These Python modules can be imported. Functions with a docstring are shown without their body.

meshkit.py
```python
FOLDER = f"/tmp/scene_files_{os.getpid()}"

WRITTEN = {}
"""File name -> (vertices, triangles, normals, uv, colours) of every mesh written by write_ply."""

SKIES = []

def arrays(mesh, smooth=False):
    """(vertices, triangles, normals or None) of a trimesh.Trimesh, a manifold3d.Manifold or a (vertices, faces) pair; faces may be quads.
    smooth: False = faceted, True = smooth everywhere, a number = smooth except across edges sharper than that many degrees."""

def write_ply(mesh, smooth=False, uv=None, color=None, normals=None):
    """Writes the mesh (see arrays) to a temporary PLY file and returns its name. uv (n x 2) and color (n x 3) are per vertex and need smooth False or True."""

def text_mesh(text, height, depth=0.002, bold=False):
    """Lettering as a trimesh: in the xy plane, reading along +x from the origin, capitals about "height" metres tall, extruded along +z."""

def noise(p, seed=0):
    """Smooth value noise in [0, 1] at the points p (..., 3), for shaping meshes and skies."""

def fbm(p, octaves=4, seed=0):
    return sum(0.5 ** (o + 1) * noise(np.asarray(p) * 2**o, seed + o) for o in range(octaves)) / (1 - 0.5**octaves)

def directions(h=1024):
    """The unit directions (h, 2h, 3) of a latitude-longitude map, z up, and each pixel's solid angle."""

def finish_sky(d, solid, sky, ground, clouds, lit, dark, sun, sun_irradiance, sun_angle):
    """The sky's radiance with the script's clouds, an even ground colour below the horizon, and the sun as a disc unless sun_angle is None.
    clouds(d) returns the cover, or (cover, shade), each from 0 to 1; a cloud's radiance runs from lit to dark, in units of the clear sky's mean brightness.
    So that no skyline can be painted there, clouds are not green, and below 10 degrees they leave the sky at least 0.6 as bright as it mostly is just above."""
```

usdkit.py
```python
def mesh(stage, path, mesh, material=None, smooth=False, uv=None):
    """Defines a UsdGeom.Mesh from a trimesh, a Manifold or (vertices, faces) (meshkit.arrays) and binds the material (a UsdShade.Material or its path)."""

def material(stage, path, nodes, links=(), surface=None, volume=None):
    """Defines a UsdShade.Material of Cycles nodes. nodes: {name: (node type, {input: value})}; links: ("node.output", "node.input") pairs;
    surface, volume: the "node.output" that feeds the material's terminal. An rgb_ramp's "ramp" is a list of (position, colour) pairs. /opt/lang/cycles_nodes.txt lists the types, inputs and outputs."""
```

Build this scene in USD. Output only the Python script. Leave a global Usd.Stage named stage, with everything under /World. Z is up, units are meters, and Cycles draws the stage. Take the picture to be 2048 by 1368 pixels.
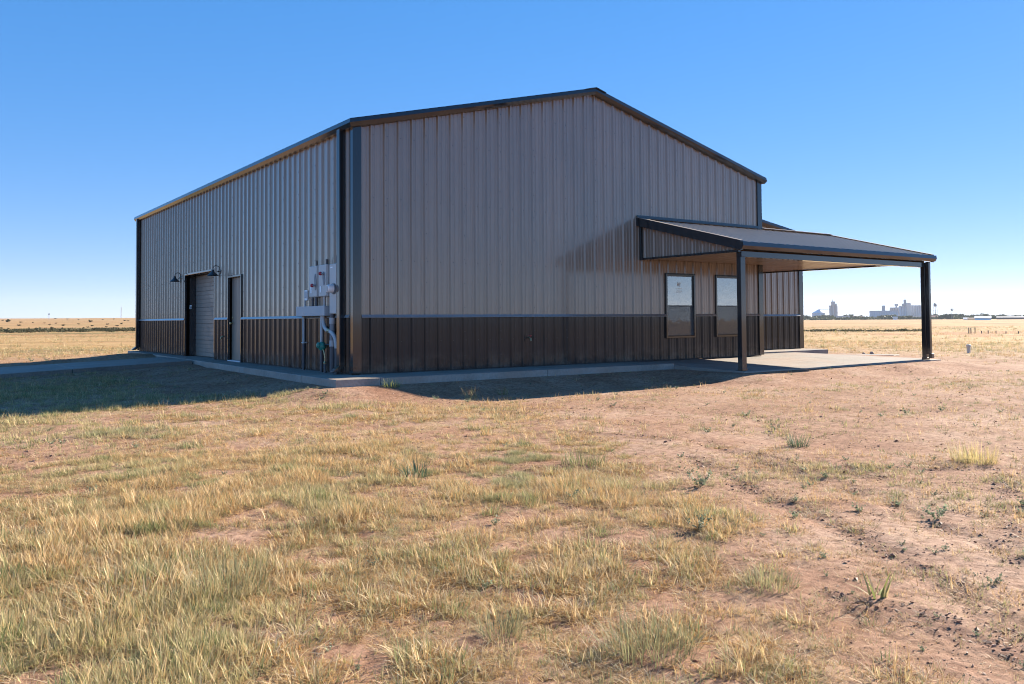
import math, random
import numpy as np, trimesh, shapely, usdkit, meshkit
from shapely.geometry import Polygon, box as sbox
from pxr import Usd, UsdGeom, UsdLux, UsdShade, Sdf, Gf, Vt
stage = Usd.Stage.CreateInMemory()
UsdGeom.SetStageUpAxis(stage, UsdGeom.Tokens.z); UsdGeom.SetStageMetersPerUnit(stage, 1.0)
world = UsdGeom.Xform.Define(stage, '/World'); stage.SetDefaultPrim(world.GetPrim())
UsdGeom.Scope.Define(stage, '/World/Looks')
R = np.random.default_rng(7)
random.seed(7)

# ---------------------------------------------------------------- camera, sky, sun, exposure
# x runs along the gable wall, y along the long left wall, origin at the near corner of the building on the concrete.
CAM = np.array([-7.0604, -15.0083, 1.0276]); YAW, PIT, ROL = 0.6236, 0.03187, -0.00708
FPX, CY = 1696.885, 586.25                      # of a 2048 x 1368 picture
EXPOSURE = 1.72
SUN_AZ, SUN_EL = math.radians(2.6), math.radians(24.0)     # angle from +x towards +y; height
SKY_STRENGTH, SUN_INT = 0.0345, 1.25
SKY_GAMMA, SKY_TINT, SKY_SAT = 0.36, (0.097, 0.0955, 0.125), 2.0       # one even grade of the whole sky: softer range, a little bluer
cam = UsdGeom.Camera.Define(stage, '/World/Camera')
c, s = math.cos(YAW), math.sin(YAW); cp, sp = math.cos(PIT), math.sin(PIT); cr, sr = math.cos(ROL), math.sin(ROL)
fw = np.array([s, c, 0]); rt = np.array([c, -s, 0]); up = np.array([0, 0, 1.])
f2 = fw * cp + up * sp; u2 = up * cp - fw * sp; r3 = rt * cr + u2 * sr; u3 = u2 * cr - rt * sr
M = np.eye(4); M[0, :3] = r3; M[1, :3] = u3; M[2, :3] = -f2; M[3, :3] = CAM
cam.AddTransformOp().Set(Gf.Matrix4d(*M.ravel().tolist()))
AP = 36.0
cam.CreateHorizontalApertureAttr(AP); cam.CreateVerticalApertureAttr(AP * 1368 / 2048)
cam.CreateFocalLengthAttr(FPX * AP / 2048)
cam.CreateVerticalApertureOffsetAttr((CY - 684.0) * AP / 2048)
cam.CreateClippingRangeAttr(Gf.Vec2f(0.05, 30000)); cam.CreateExposureAttr(EXPOSURE)

sund = np.array([math.cos(SUN_AZ) * math.cos(SUN_EL), math.sin(SUN_AZ) * math.cos(SUN_EL), math.sin(SUN_EL)])
skym = usdkit.material(stage, '/World/Looks/sky', {
    'sky': ('sky_texture', {'sky_type': 'single_scattering', 'sun_disc': False, 'sun_elevation': SUN_EL, 'sun_rotation': math.atan2(sund[0], sund[1]),
                            'air_density': 0.8, 'aerosol_density': 0.05, 'ozone_density': 4.0, 'altitude': 1200.0}),
    'v': ('mix_color', {'blend_type': 'multiply', 'fac': 1.0, 'b': SKY_TINT, 'use_clamp_result': False}), 'g': ('gamma', {'gamma': SKY_GAMMA}),
    'h': ('hsv', {'hue': 0.5, 'saturation': SKY_SAT, 'value': 10.0, 'fac': 1.0}),
    'b': ('background_shader', {'strength': SKY_STRENGTH})}, [('sky.color', 'v.a'), ('v.result', 'g.color'), ('g.color', 'h.color'), ('h.color', 'b.color')], surface='b.background')
dome = UsdLux.DomeLight.Define(stage, '/World/sky')
UsdShade.MaterialBindingAPI.Apply(dome.GetPrim()).Bind(skym)
dome.GetPrim().SetCustomDataByKey('kind', 'structure')
sun = UsdLux.DistantLight.Define(stage, '/World/sun')
sun.CreateIntensityAttr(SUN_INT); sun.CreateAngleAttr(0.53); sun.CreateNormalizeAttr(True); sun.CreateColorAttr(Gf.Vec3f(1.0, 0.90, 0.76))
z_ = sund; x_ = np.cross([0, 0, 1], z_); x_ /= np.linalg.norm(x_); y_ = np.cross(z_, x_)
Ms = np.eye(4); Ms[0, :3] = x_; Ms[1, :3] = y_; Ms[2, :3] = z_
sun.AddTransformOp().Set(Gf.Matrix4d(*Ms.ravel().tolist()))

# ---------------------------------------------------------------- helpers
used = set()
def numbered(path):
    p, k = path, 0
    while p in used:
        k += 1; p = f'{path}_{k:03d}'
    used.add(p); return p
def pathof(parent): return '/World' if parent is None else str(parent.GetPath())
def tag(o, label=None, cat=None, group=None, kind=None):
    o = o.GetPrim() if hasattr(o, 'GetPrim') else o
    for k, v in (('label', label), ('category', cat), ('group', group), ('kind', kind)):
        if v: o.SetCustomDataByKey(k, v)
    return o
def thing(name, label, cat, loc=(0, 0, 0), rz=0, group=None, kind=None, scale=None):
    x = UsdGeom.Xform.Define(stage, numbered('/World/' + name)); x.AddTranslateOp().Set(Gf.Vec3d(*map(float, loc)))
    if rz: x.AddRotateZOp().Set(math.degrees(rz))
    if scale: x.AddScaleOp().Set(Gf.Vec3f(*map(float, scale)))
    return tag(x, label, cat, group, kind)
def copy(src, loc, rz=0, label=None, group=None, scale=None, cat=None):
    was = src.GetCustomData()
    base = str(src.GetPath()).split('/')[-1].rstrip('0123456789').rstrip('_')
    x = UsdGeom.Xform.Define(stage, numbered('/World/' + base)); p = x.GetPrim()
    p.GetReferences().AddInternalReference(src.GetPath()); p.SetInstanceable(True)
    x.ClearXformOpOrder()
    x.AddTranslateOp().Set(Gf.Vec3d(*map(float, loc))); x.AddRotateZOp().Set(math.degrees(rz)); x.AddScaleOp().Set(Gf.Vec3f(*(scale or (1, 1, 1))))
    return tag(p, label or was['label'], was['category'], group or was.get('group'))
def obj(name, mesh, mat, parent=None, smooth=False, **kw):
    if isinstance(mesh, MB): mesh = mesh.get()
    p = numbered(pathof(parent) + '/' + name)
    m = usdkit.mesh(stage, p, mesh, MAT[mat] if isinstance(mat, str) else mat, smooth)
    return tag(m.GetPrim(), **kw)
class MB:
    def __init__(s): s.v, s.f, s.n = [], [], 0
    def add(s, v, f):
        v = np.asarray(v, float); f = np.asarray(f, int)
        if f.shape[1] == 4: f = np.vstack([f[:, [0, 1, 2]], f[:, [0, 2, 3]]])
        s.v.append(v); s.f.append(f + s.n); s.n += len(v); return s
    def tm(s, m): return s.add(m.vertices, m.faces)
    def box(s, a, b, bev=0.0):
        a = np.minimum(a, b).astype(float); b = np.maximum(*(np.array(x, float) for x in (a, b)))
        if bev:
            e = (b - a) / 2; ce = (a + b) / 2; P = []
            for sx in (-1, 1):
                for sy in (-1, 1):
                    for sz in (-1, 1):
                        for k in range(3):
                            d = np.array([sx, sy, sz]) * (e - bev); d[k] += (sx, sy, sz)[k] * bev; P.append(ce + d)
            return s.tm(trimesh.convex.convex_hull(np.array(P)))
        return s.tm(trimesh.creation.box(bounds=[a, b]))
    def prism(s, poly, h0, h1, axes=(0, 1, 2)):
        m = trimesh.creation.extrude_polygon(Polygon(poly), 1.0)
        v = np.array(m.vertices); o = np.zeros_like(v)
        o[:, axes[0]] = v[:, 0]; o[:, axes[1]] = v[:, 1]; o[:, axes[2]] = h0 + v[:, 2] * (h1 - h0)
        f = np.array(m.faces)
        if axes in ((0, 2, 1), (2, 1, 0), (1, 0, 2)): f = f[:, ::-1]
        return s.add(o, f)
    def tube(s, pts, r, n=10, cap=True):
        pts = np.asarray(pts, float); r = np.broadcast_to(np.asarray(r, float), len(pts))
        t = np.gradient(pts, axis=0); t /= np.linalg.norm(t, axis=1)[:, None]
        a = np.array([0, 0, 1.]) if abs(t[0][2]) < .9 else np.array([1., 0, 0])
        V = []; u = np.cross(t[0], a); u /= np.linalg.norm(u)
        for p, d, q in zip(pts, t, r):
            u = u - d * (u @ d); u /= np.linalg.norm(u); w = np.cross(d, u)
            th = np.arange(n) / n * 2 * np.pi
            V.append(p + q * (np.cos(th)[:, None] * u + np.sin(th)[:, None] * w))
        m = len(pts); F = []
        for i in range(m - 1):
            for j in range(n): F.append([i * n + j, i * n + (j + 1) % n, (i + 1) * n + (j + 1) % n, (i + 1) * n + j])
        V = np.vstack(V); F = np.array(F); F = np.vstack([F[:, [0, 1, 2]], F[:, [0, 2, 3]]])
        if cap:
            V = np.vstack([V, pts[0], pts[-1]]); k = m * n; C = []
            for j in range(n): C += [[k, (j + 1) % n, j], [k + 1, (m - 1) * n + j, (m - 1) * n + (j + 1) % n]]
            F = np.vstack([F, C])
        return s.add(V, F)
    def lathe(s, prof, base, axis=(0, 0, 1), n=20):
        m = trimesh.creation.revolve(np.array(prof, float), sections=n)
        T = trimesh.geometry.align_vectors([0, 0, 1], axis); m.apply_transform(T); m.apply_translation(base); return s.tm(m)
    def get(s): return np.vstack(s.v), np.vstack(s.f)

# ---------------------------------------------------------------- materials
MAT = {}
def mat(name, nodes, links, surface='p.BSDF', volume=None):
    MAT[name] = usdkit.material(stage, '/World/Looks/' + name, nodes, links, surface=surface, volume=volume); return MAT[name]
def plain(name, col, rough=.5, metal=0, spec=.5, var=.10, scale=3.0, bump=0.0, bscale=60.0, coat=0.0, stretch=(1, 1, 1), rvar=0.1):
    d = [max(0, x * (1 - var)) for x in col]; l = [min(1, x * (1 + var)) for x in col]
    n = {'g': ('geometry', {}), 'm': ('mapping', {'scale': stretch}), 'n': ('noise_texture', {'scale': scale, 'detail': 5.0, 'roughness': .6}),
         'r': ('rgb_ramp', {'ramp': [(.3, d), (.7, l)]}), 'rr': ('map_range', {'from_min': .3, 'from_max': .7, 'to_min': max(.02, rough - rvar), 'to_max': rough + rvar}),
         'p': ('principled_bsdf', {'metallic': metal, 'specular_ior_level': spec, 'coat_weight': coat, 'coat_roughness': .2})}
    k = [('g.position', 'm.vector'), ('m.vector', 'n.vector'), ('n.fac', 'r.fac'), ('r.color', 'p.base_color'), ('n.fac', 'rr.value'), ('rr.result', 'p.roughness')]
    if bump:
        n['bn'] = ('noise_texture', {'scale': bscale, 'detail': 3.0}); n['b'] = ('bump', {'strength': bump, 'distance': .01})
        k += [('m.vector', 'bn.vector'), ('bn.fac', 'b.height'), ('b.normal', 'p.normal')]
    return mat(name, n, k)
# painted sheet steel: a glossy coat that wavers a little (oil canning)
def paint(name, col, rough, spec=.5, coat=.0, metal=0.0, wob=.25, crough=.12):
    return mat(name, {'g': ('geometry', {}), 'm': ('mapping', {'scale': (1, 1, .25)}), 'n': ('noise_texture', {'scale': 1.3, 'detail': 6.0, 'roughness': .65}),
        'm2': ('mapping', {'scale': (1, 1, .35)}), 'n2': ('noise_texture', {'scale': 4.0, 'detail': 2.0}),
        'r': ('rgb_ramp', {'ramp': [(.3, [x * .88 for x in col]), (.72, [x * 1.12 for x in col])]}),
        'rr': ('map_range', {'from_min': .3, 'from_max': .7, 'to_min': rough * .8, 'to_max': rough * 1.2}),
        'oi': ('object_info', {}), 'hv': ('map_range', {'to_min': .94, 'to_max': 1.06}), 'hs': ('hsv', {'hue': .5, 'saturation': 1.0, 'fac': 1.0}),
        'b': ('bump', {'strength': wob, 'distance': .02}),
        'sx': ('separate_xyz', {}), 'mz': ('map_range', {'from_min': .02, 'from_max': .42, 'to_min': 1.0, 'to_max': 0.0, 'clamp': True}), 'nd': ('noise_texture', {'scale': 2.6, 'detail': 7.0, 'roughness': .7}),
        'rd': ('map_range', {'from_min': .42, 'from_max': .70, 'to_min': 0.0, 'to_max': .45, 'clamp': True}), 'fd': ('math', {'math_type': 'multiply'}), 'du': ('mix_color', {'b': (.24, .165, .115)}),
        'p': ('principled_bsdf', {'specular_ior_level': spec, 'coat_weight': coat, 'coat_roughness': crough, 'metallic': metal})},
        [('g.position', 'm.vector'), ('m.vector', 'n.vector'), ('n.fac', 'r.fac'), ('oi.random', 'hv.value'), ('hv.result', 'hs.value'), ('r.color', 'hs.color'), ('g.position', 'sx.vector'), ('sx.z', 'mz.value'), ('g.position', 'nd.vector'), ('nd.fac', 'rd.value'), ('mz.result', 'fd.value1'), ('rd.result', 'fd.value2'), ('fd.value', 'du.fac'), ('hs.color', 'du.a'), ('du.result', 'p.base_color'),
         ('n.fac', 'rr.value'), ('rr.result', 'p.roughness'), ('g.position', 'm2.vector'), ('m2.vector', 'n2.vector'), ('n2.fac', 'b.height'), ('b.normal', 'p.normal')])
paint('bronze_paint', (.196, .137, .094), .24, spec=.6, coat=.9, crough=.10)
paint('black_paint', (.009, .008, .008), .30, spec=.25, coat=.32, crough=.06)
paint('belt_paint', (.17, .165, .16), .28, spec=.5, coat=.6, wob=.06)
paint('trim_paint', (.010, .010, .011), .10, spec=.5, coat=.45, wob=.04, crough=.05)
plain('roof_paint', (.33, .27, .22), .5, spec=.4, var=.06)
paint('soffit_paint', (.125, .060, .028), .30, spec=.4, coat=.15, wob=.08)
plain('door_paint', (.165, .132, .105), .42, var=.06, bump=.08, bscale=120)
plain('walk_door_paint', (.165, .122, .09), .4, var=.12, scale=8, stretch=(1, 1, .06))
plain('dark_core', (.03, .03, .03), .8)
plain('white_board', (.62, .62, .60), .7, var=.05)
plain('screw_metal', (.05, .05, .05), .35, metal=.5)
plain('box_grey', (.40, .39, .365), .4, var=.05, scale=6)
plain('trough_grey', (.30, .32, .33), .42, var=.05, scale=6)
plain('pvc_grey', (.36, .36, .35), .45, var=.06)
plain('pvc_dark', (.055, .055, .06), .45, var=.15)
plain('decal_grey', (.16, .17, .18), .5)
plain('red_plastic', (.35, .02, .03), .35)
plain('green_enamel', (.015, .16, .12), .4, var=.2, scale=30)
plain('brass', (.45, .36, .2), .35, metal=.9, var=.2, scale=40)
plain('pipe_white', (.50, .46, .40), .6, var=.1)
plain('white_plastic', (.72, .72, .70), .4, var=.04)
plain('label_dark', (.10, .10, .10), .5)
plain('lamp_black', (.015, .015, .016), .3)
plain('lamp_white', (.75, .74, .70), .5)
plain('curtain_cloth', (.40, .39, .37), .9, var=.2, scale=12, stretch=(1, 1, .2))
plain('green_hose', (.03, .10, .045), .5)
plain('rock_brown', (.26, .20, .16), .9, var=.3, scale=9, bump=.5, bscale=30)
plain('wood_grey', (.13, .11, .09), .9, var=.3, scale=4)
plain('bark', (.10, .075, .055), .9, var=.3, scale=6)
plain('steel_far', (.30, .32, .34), .5, var=.1)
plain('tank_far', (.10, .12, .13), .5, var=.1)
plain('silo_concrete', (.33, .315, .30), .8, var=.10, scale=.10, stretch=(1, 1, .3))
plain('silo_cream', (.50, .46, .40), .8, var=.06, scale=.1)
plain('bin_metal', (.40, .42, .44), .45, var=.06, scale=.2)
plain('brick_red', (.30, .13, .10), .8, var=.15)
plain('shed_brown', (.19, .12, .09), .8, var=.15)
plain('far_white', (.75, .75, .74), .6, var=.04)
plain('far_roof', (.16, .16, .17), .7, var=.1)
# concrete: trowelled, blotched, with fine pores
mat('concrete', {'g': ('geometry', {}), 'n': ('noise_texture', {'scale': 1.1, 'detail': 8.0, 'roughness': .62}), 'n2': ('noise_texture', {'scale': 22.0, 'detail': 5.0}),
    'r': ('rgb_ramp', {'ramp': [(.25, (.185, .152, .122)), (.5, (.25, .22, .188)), (.75, (.305, .278, .242))]}),
    'r2': ('rgb_ramp', {'ramp': [(.3, (.72, .70, .68)), (.6, (1, 1, 1))]}), 'x': ('mix_color', {'blend_type': 'multiply', 'fac': .7}),
    'n3': ('noise_texture', {'scale': .55, 'detail': 7.0, 'roughness': .7, 'distortion': .6}), 'r3': ('rgb_ramp', {'ramp': [(.46, (0, 0, 0)), (.62, (1, 1, 1))]}), 'st': ('mix_color', {'b': (.30, .205, .15)}), 'sf': ('math', {'math_type': 'multiply', 'value2': .55}),
    'b': ('bump', {'strength': .25, 'distance': .008}), 'p': ('principled_bsdf', {'roughness': .78, 'specular_ior_level': .35})},
    [('g.position', 'n.vector'), ('g.position', 'n2.vector'), ('n.fac', 'r.fac'), ('n2.fac', 'r2.fac'), ('r.color', 'x.a'), ('r2.color', 'x.b'), ('g.position', 'n3.vector'), ('n3.fac', 'r3.fac'), ('r3.color', 'sf.value1'), ('sf.value', 'st.fac'), ('x.result', 'st.a'), ('st.result', 'p.base_color'), ('n2.fac', 'b.height'), ('b.normal', 'p.normal')])
# window glass with a reflective low-e coating
mat('glass', {'g': ('geometry', {}), 'n': ('noise_texture', {'scale': 5.0, 'detail': 1.0}), 'b': ('bump', {'strength': .045, 'distance': .02}),
    't': ('transparent_bsdf', {'color': (.80, .85, .82)}), 'gl': ('glossy_bsdf', {'color': (.95, .96, .95), 'roughness': .015}),
    'fr': ('fresnel', {'IOR': 1.5}), 'mr': ('map_range', {'to_min': .30, 'to_max': 1.0}), 'mx': ('mix_closure', {})},
    [('g.position', 'n.vector'), ('n.fac', 'b.height'), ('b.normal', 'gl.normal'), ('fr.fac', 'mr.value'), ('mr.result', 'mx.fac'), ('t.BSDF', 'mx.closure1'), ('gl.BSDF', 'mx.closure2')], surface='mx.closure')
mat('screen_mesh', {'t': ('transparent_bsdf', {'color': (.9, .9, .9)}), 'd': ('diffuse_bsdf', {'color': (.10, .10, .10)}), 'mx': ('mix_closure', {'fac': .26})}, [('t.BSDF', 'mx.closure1'), ('d.BSDF', 'mx.closure2')], surface='mx.closure')
# soil: red-brown loam with a pale crust, darker where the clods are turned up
mat('soil', {'g': ('geometry', {}), 'cover': ('attribute', {'attribute': 'cover'}), 'clod': ('attribute', {'attribute': 'clod'}),
    'n1': ('noise_texture', {'scale': .7, 'detail': 9.0, 'roughness': .65}), 'n2': ('noise_texture', {'scale': 14.0, 'detail': 6.0, 'roughness': .7}),
    'n3': ('noise_texture', {'scale': 90.0, 'detail': 4.0, 'roughness': .7}), 'nf': ('noise_texture', {'scale': .05, 'detail': 6.0, 'roughness': .6}),
    'mf': ('mapping', {'rotation': (0, 0, .62), 'scale': (.25, 1.0, 1.0)}),
    'r1': ('rgb_ramp', {'ramp': [(.28, (.225, .105, .060)), (.48, (.345, .195, .122)), (.72, (.455, .305, .215))]}),
    'r2': ('rgb_ramp', {'ramp': [(.37, (.46, .39, .36)), (.56, (1.0, 1.0, 1.0))]}), 'r3': ('rgb_ramp', {'ramp': [(.3, (.68, .66, .64)), (.62, (1.05, 1.05, 1.05))]}),
    'x1': ('mix_color', {'blend_type': 'multiply', 'fac': .85}), 'x2': ('mix_color', {'blend_type': 'multiply', 'fac': .6}),
    'lit': ('rgb_ramp', {'ramp': [(.3, (.24, .145, .08)), (.5, (.39, .27, .155)), (.7, (.50, .37, .225))]}),
    'xc': ('mix_color', {}), 'dk': ('mix_color', {'b': (.17, .088, .060)}),
    'rf': ('rgb_ramp', {'ramp': [(.34, (.15, .12, .05)), (.43, (.30, .185, .075)), (.50, (.40, .26, .115)), (.56, (.30, .145, .06)), (.66, (.42, .29, .14))]}),
    'far': ('attribute', {'attribute': 'far'}), 'xf': ('mix_color', {}),
    'b': ('bump', {'strength': .7, 'distance': .02}), 'b2': ('bump', {'strength': .5, 'distance': .006}), 'p': ('principled_bsdf', {'roughness': .95, 'specular_ior_level': .15})},
    [('g.position', 'n1.vector'), ('g.position', 'n2.vector'), ('g.position', 'n3.vector'), ('g.position', 'mf.vector'), ('mf.vector', 'nf.vector'),
     ('n1.fac', 'r1.fac'), ('n2.fac', 'r2.fac'), ('n3.fac', 'r3.fac'), ('r1.color', 'x1.a'), ('r2.color', 'x1.b'), ('n2.fac', 'lit.fac'),
     ('cover.fac', 'xc.fac'), ('x1.result', 'xc.a'), ('lit.color', 'xc.b'), ('clod.fac', 'dk.fac'), ('xc.result', 'dk.a'),
     ('dk.result', 'x2.a'), ('r3.color', 'x2.b'), ('nf.fac', 'rf.fac'), ('far.fac', 'xf.fac'), ('x2.result', 'xf.a'), ('rf.color', 'xf.b'), ('xf.result', 'p.base_color'),
     ('n2.fac', 'b.height'), ('n3.fac', 'b2.height'), ('b.normal', 'b2.normal'), ('b2.normal', 'p.normal')])
# grass blades: each carries its own tint; light passes through them
mat('blade', {'t': ('attribute', {'attribute': 'tint'}), 'oi': ('object_info', {}), 'hv': ('map_range', {'to_min': .75, 'to_max': 1.2}), 'h': ('hsv', {'hue': .5, 'saturation': 1.0, 'fac': 1.0}),
    'p': ('principled_bsdf', {'roughness': .6, 'specular_ior_level': .3}), 'tr': ('translucent_bsdf', {}), 'mx': ('mix_closure', {'fac': .36})},
    [('t.color', 'h.color'), ('oi.random', 'hv.value'), ('hv.result', 'h.value'), ('h.color', 'p.base_color'), ('h.color', 'tr.color'), ('p.BSDF', 'mx.closure1'), ('tr.BSDF', 'mx.closure2')], surface='mx.closure')
def leafmat(name, a, b):
    mat(name, {'g': ('geometry', {}), 'w': ('white_noise_texture', {'dimensions': '3D'}), 'n': ('noise_texture', {'scale': .6, 'detail': 3.0}), 'r': ('rgb_ramp', {'ramp': [(.3, a), (.7, b)]}),
        'p': ('principled_bsdf', {'roughness': .7, 'specular_ior_level': .2}), 'tr': ('translucent_bsdf', {}), 'mx': ('mix_closure', {'fac': .25})},
        [('g.position', 'n.vector'), ('n.fac', 'r.fac'), ('r.color', 'p.base_color'), ('r.color', 'tr.color'), ('p.BSDF', 'mx.closure1'), ('tr.BSDF', 'mx.closure2')], surface='mx.closure')
leafmat('leaf_far', (.03, .045, .022), (.07, .085, .045)); leafmat('leaf_bush', (.05, .055, .03), (.10, .095, .05)); leafmat('leaf_weed', (.06, .10, .05), (.13, .17, .09))

# ---------------------------------------------------------------- the land
def sst(a, b, x): t = np.clip((x - a) / (b - a), 0, 1); return t * t * (3 - 2 * t)
def fbm(x, y, sc, octv=4, seed=0): return meshkit.fbm(np.stack([x * sc, y * sc, np.zeros_like(x) + seed * 7.3], -1), octv, seed)
def rectd(x, y, x0, y0, x1, y1): return np.hypot(np.maximum(np.maximum(x0 - x, x - x1), 0), np.maximum(np.maximum(y0 - y, y - y1), 0))
def segd(x, y, pts):
    d = np.full(x.shape, 1e9)
    for (ax, ay), (bx, by) in zip(pts[:-1], pts[1:]):
        t = np.clip(((x - ax) * (bx - ax) + (y - ay) * (by - ay)) / ((bx - ax) ** 2 + (by - ay) ** 2), 0, 1)
        d = np.minimum(d, np.hypot(x - ax - t * (bx - ax), y - ay - t * (by - ay)))
    return d
def slabd(x, y): return np.minimum(rectd(x, y, -.85, -1.15, 17.4, 19), rectd(x, y, 7.5, -3.15, 15.5, 1.4))
TRACKS = [[(.23, -8.46), (-.52, -10.09), (-1.0, -11.36), (-1.67, -12.47), (-2.04, -12.95)], [(-.71, -9.24), (-1.56, -10.69), (-2.01, -11.75), (-2.63, -12.72), (-3.05, -13.28)],
          [(-.46, -7.11), (-.06, -7.97), (-.04, -9.37), (-.15, -10.85)], [(.04, -10.18), (.51, -10.89), (1.34, -11.38)], [(.81, -11.45), (-.41, -12.03), (-1.38, -12.54)], [(-3.24, -12.37), (-3.17, -12.88), (-3.25, -13.34)]]
GRASSY = Polygon([(-7.6, -12.5), (-9.5, -6), (-9.5, 17.4), (-2.95, 12.5), (-2.21, 9.43), (-3.08, 1.57), (-1.7, .4), (-2.0, -2.4), (-.36, -2.5), (1.0, -2.85), (.01, -6.24), (-.72, -7.94), (-1.93, -9.61), (-2.08, -10.53), (-2.57, -11.32), (-3.53, -12.34), (-3.82, -12.91), (-4.2, -13.8)])
def polysd(x, y, P):
    q = np.array(P.exterior.coords); d = segd(x, y, [tuple(a) for a in q])
    ins = shapely.contains_xy(P, x.ravel(), y.ravel()).reshape(x.shape); return np.where(ins, -d, d)
def camaz(x, y): dx, dy = x - CAM[0], y - CAM[1]; return np.degrees(np.arctan2(dx * rt[0] + dy * rt[1], dx * fw[0] + dy * fw[1]))
def base_z(x, y):
    r = np.hypot(x - CAM[0], y - CAM[1]); d = slabd(x, y)
    z = -.135 - .15 * sst(0, 1.6, d) - .0095 * np.clip(d - 1.6, 0, 30)
    z = z - .0009 * np.clip(r - 50, 0, 2500)
    az = camaz(x, y); left = 1 - sst(-14, 8, az)
    left = np.where(np.abs(az) > 100, 0, left)
    z = z + left * .0078 * np.clip(r - 140, 0, 4000) * (1 - .25 * sst(1500, 4000, r))
    z = z + .22 * np.exp(-(((x + 2.1) / 2.6) ** 2 + ((y - 14.6) / 1.1) ** 2))            # spoil heap along the drive
    z = z - .014 * np.exp(-(np.minimum(segd(x, y, TRACKS[0]), segd(x, y, TRACKS[1])) / .12) ** 2)
    return z
def clods(x, y):
    t = np.minimum.reduce([segd(x, y, T) for T in TRACKS])
    e = fbm(x, y, 2.2, 3, 5)
    k = .85 * np.clip(1 - (t - .02) / .16, 0, 1) * sst(.42, .64, e + .06)
    k = np.maximum(k, .55 * sst(.62, .78, fbm(x, y, .55, 4, 9)) * sst(.40, .62, fbm(x, y, 3.5, 3, 12)))
    return np.clip(k, 0, 1)
def cover(x, y):
    r = np.hypot(x - CAM[0], y - CAM[1])
    n = fbm(x, y, .9, 4, 1); n2 = fbm(x, y, 3.0, 3, 2)
    sd = polysd(x, y, GRASSY) + (n - .5) * 1.8
    D = .86 * (1 - sst(-.5, .5, sd)) + .20
    n3 = fbm(x, y, 7.0, 2, 3)
    D = D * (.10 + .90 * sst(.44, .56, n * .27 + n2 * .38 + n3 * .35 + .03))
    D = D * (1 - .45 * sst(-1, .5, y) * (x < 0) * (y < 9))
    rightfar = sst(2.5, 7, x - .3 * y) * sst(-9.5, -6.5, y)                     # thin short cover right of the porch
    D = np.maximum(D, .30 * rightfar * sst(.40, .62, n))
    D = np.maximum(D, .75 * sst(19.0, 24.0, x + .15 * y) * sst(.3, .5, n2))
    D = np.maximum(D, .85 * sst(30, 45, r))
    for (bx, by, br) in ((-3.9, -5.9, .7), (-5.6, -4.7, .9), (-5.2, -9.5, .35), (-3.7, -10.1, .5), (-3.5, -10.9, .4), (-1.9, 1.4, 1.3), (-2.0, 6.0, .9), (-4.6, -2.0, .5), (-5.4, -11.2, .35)):
        D = D * (1 - .85 * np.exp(-(((x - bx) ** 2 + (y - by) ** 2) / br ** 2)))
    D = D * (1 - .8 * np.exp(-(((x + 2.1) / 2.4) ** 2 + ((y - 14.6) / .9) ** 2)))
    D = D * (1 - .85 * (1 - sst(1.6, 2.6, slabd(x, y))) * sst(-1.5, -.5, x) * (x < 17) * (y < 0))
    D = D * sst(.02, .3, slabd(x, y))
    return np.clip(D, 0, 1)
def drive_d(x, y): return rectd(x, y, -30, 8.4, -.5, 11.95)
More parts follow.
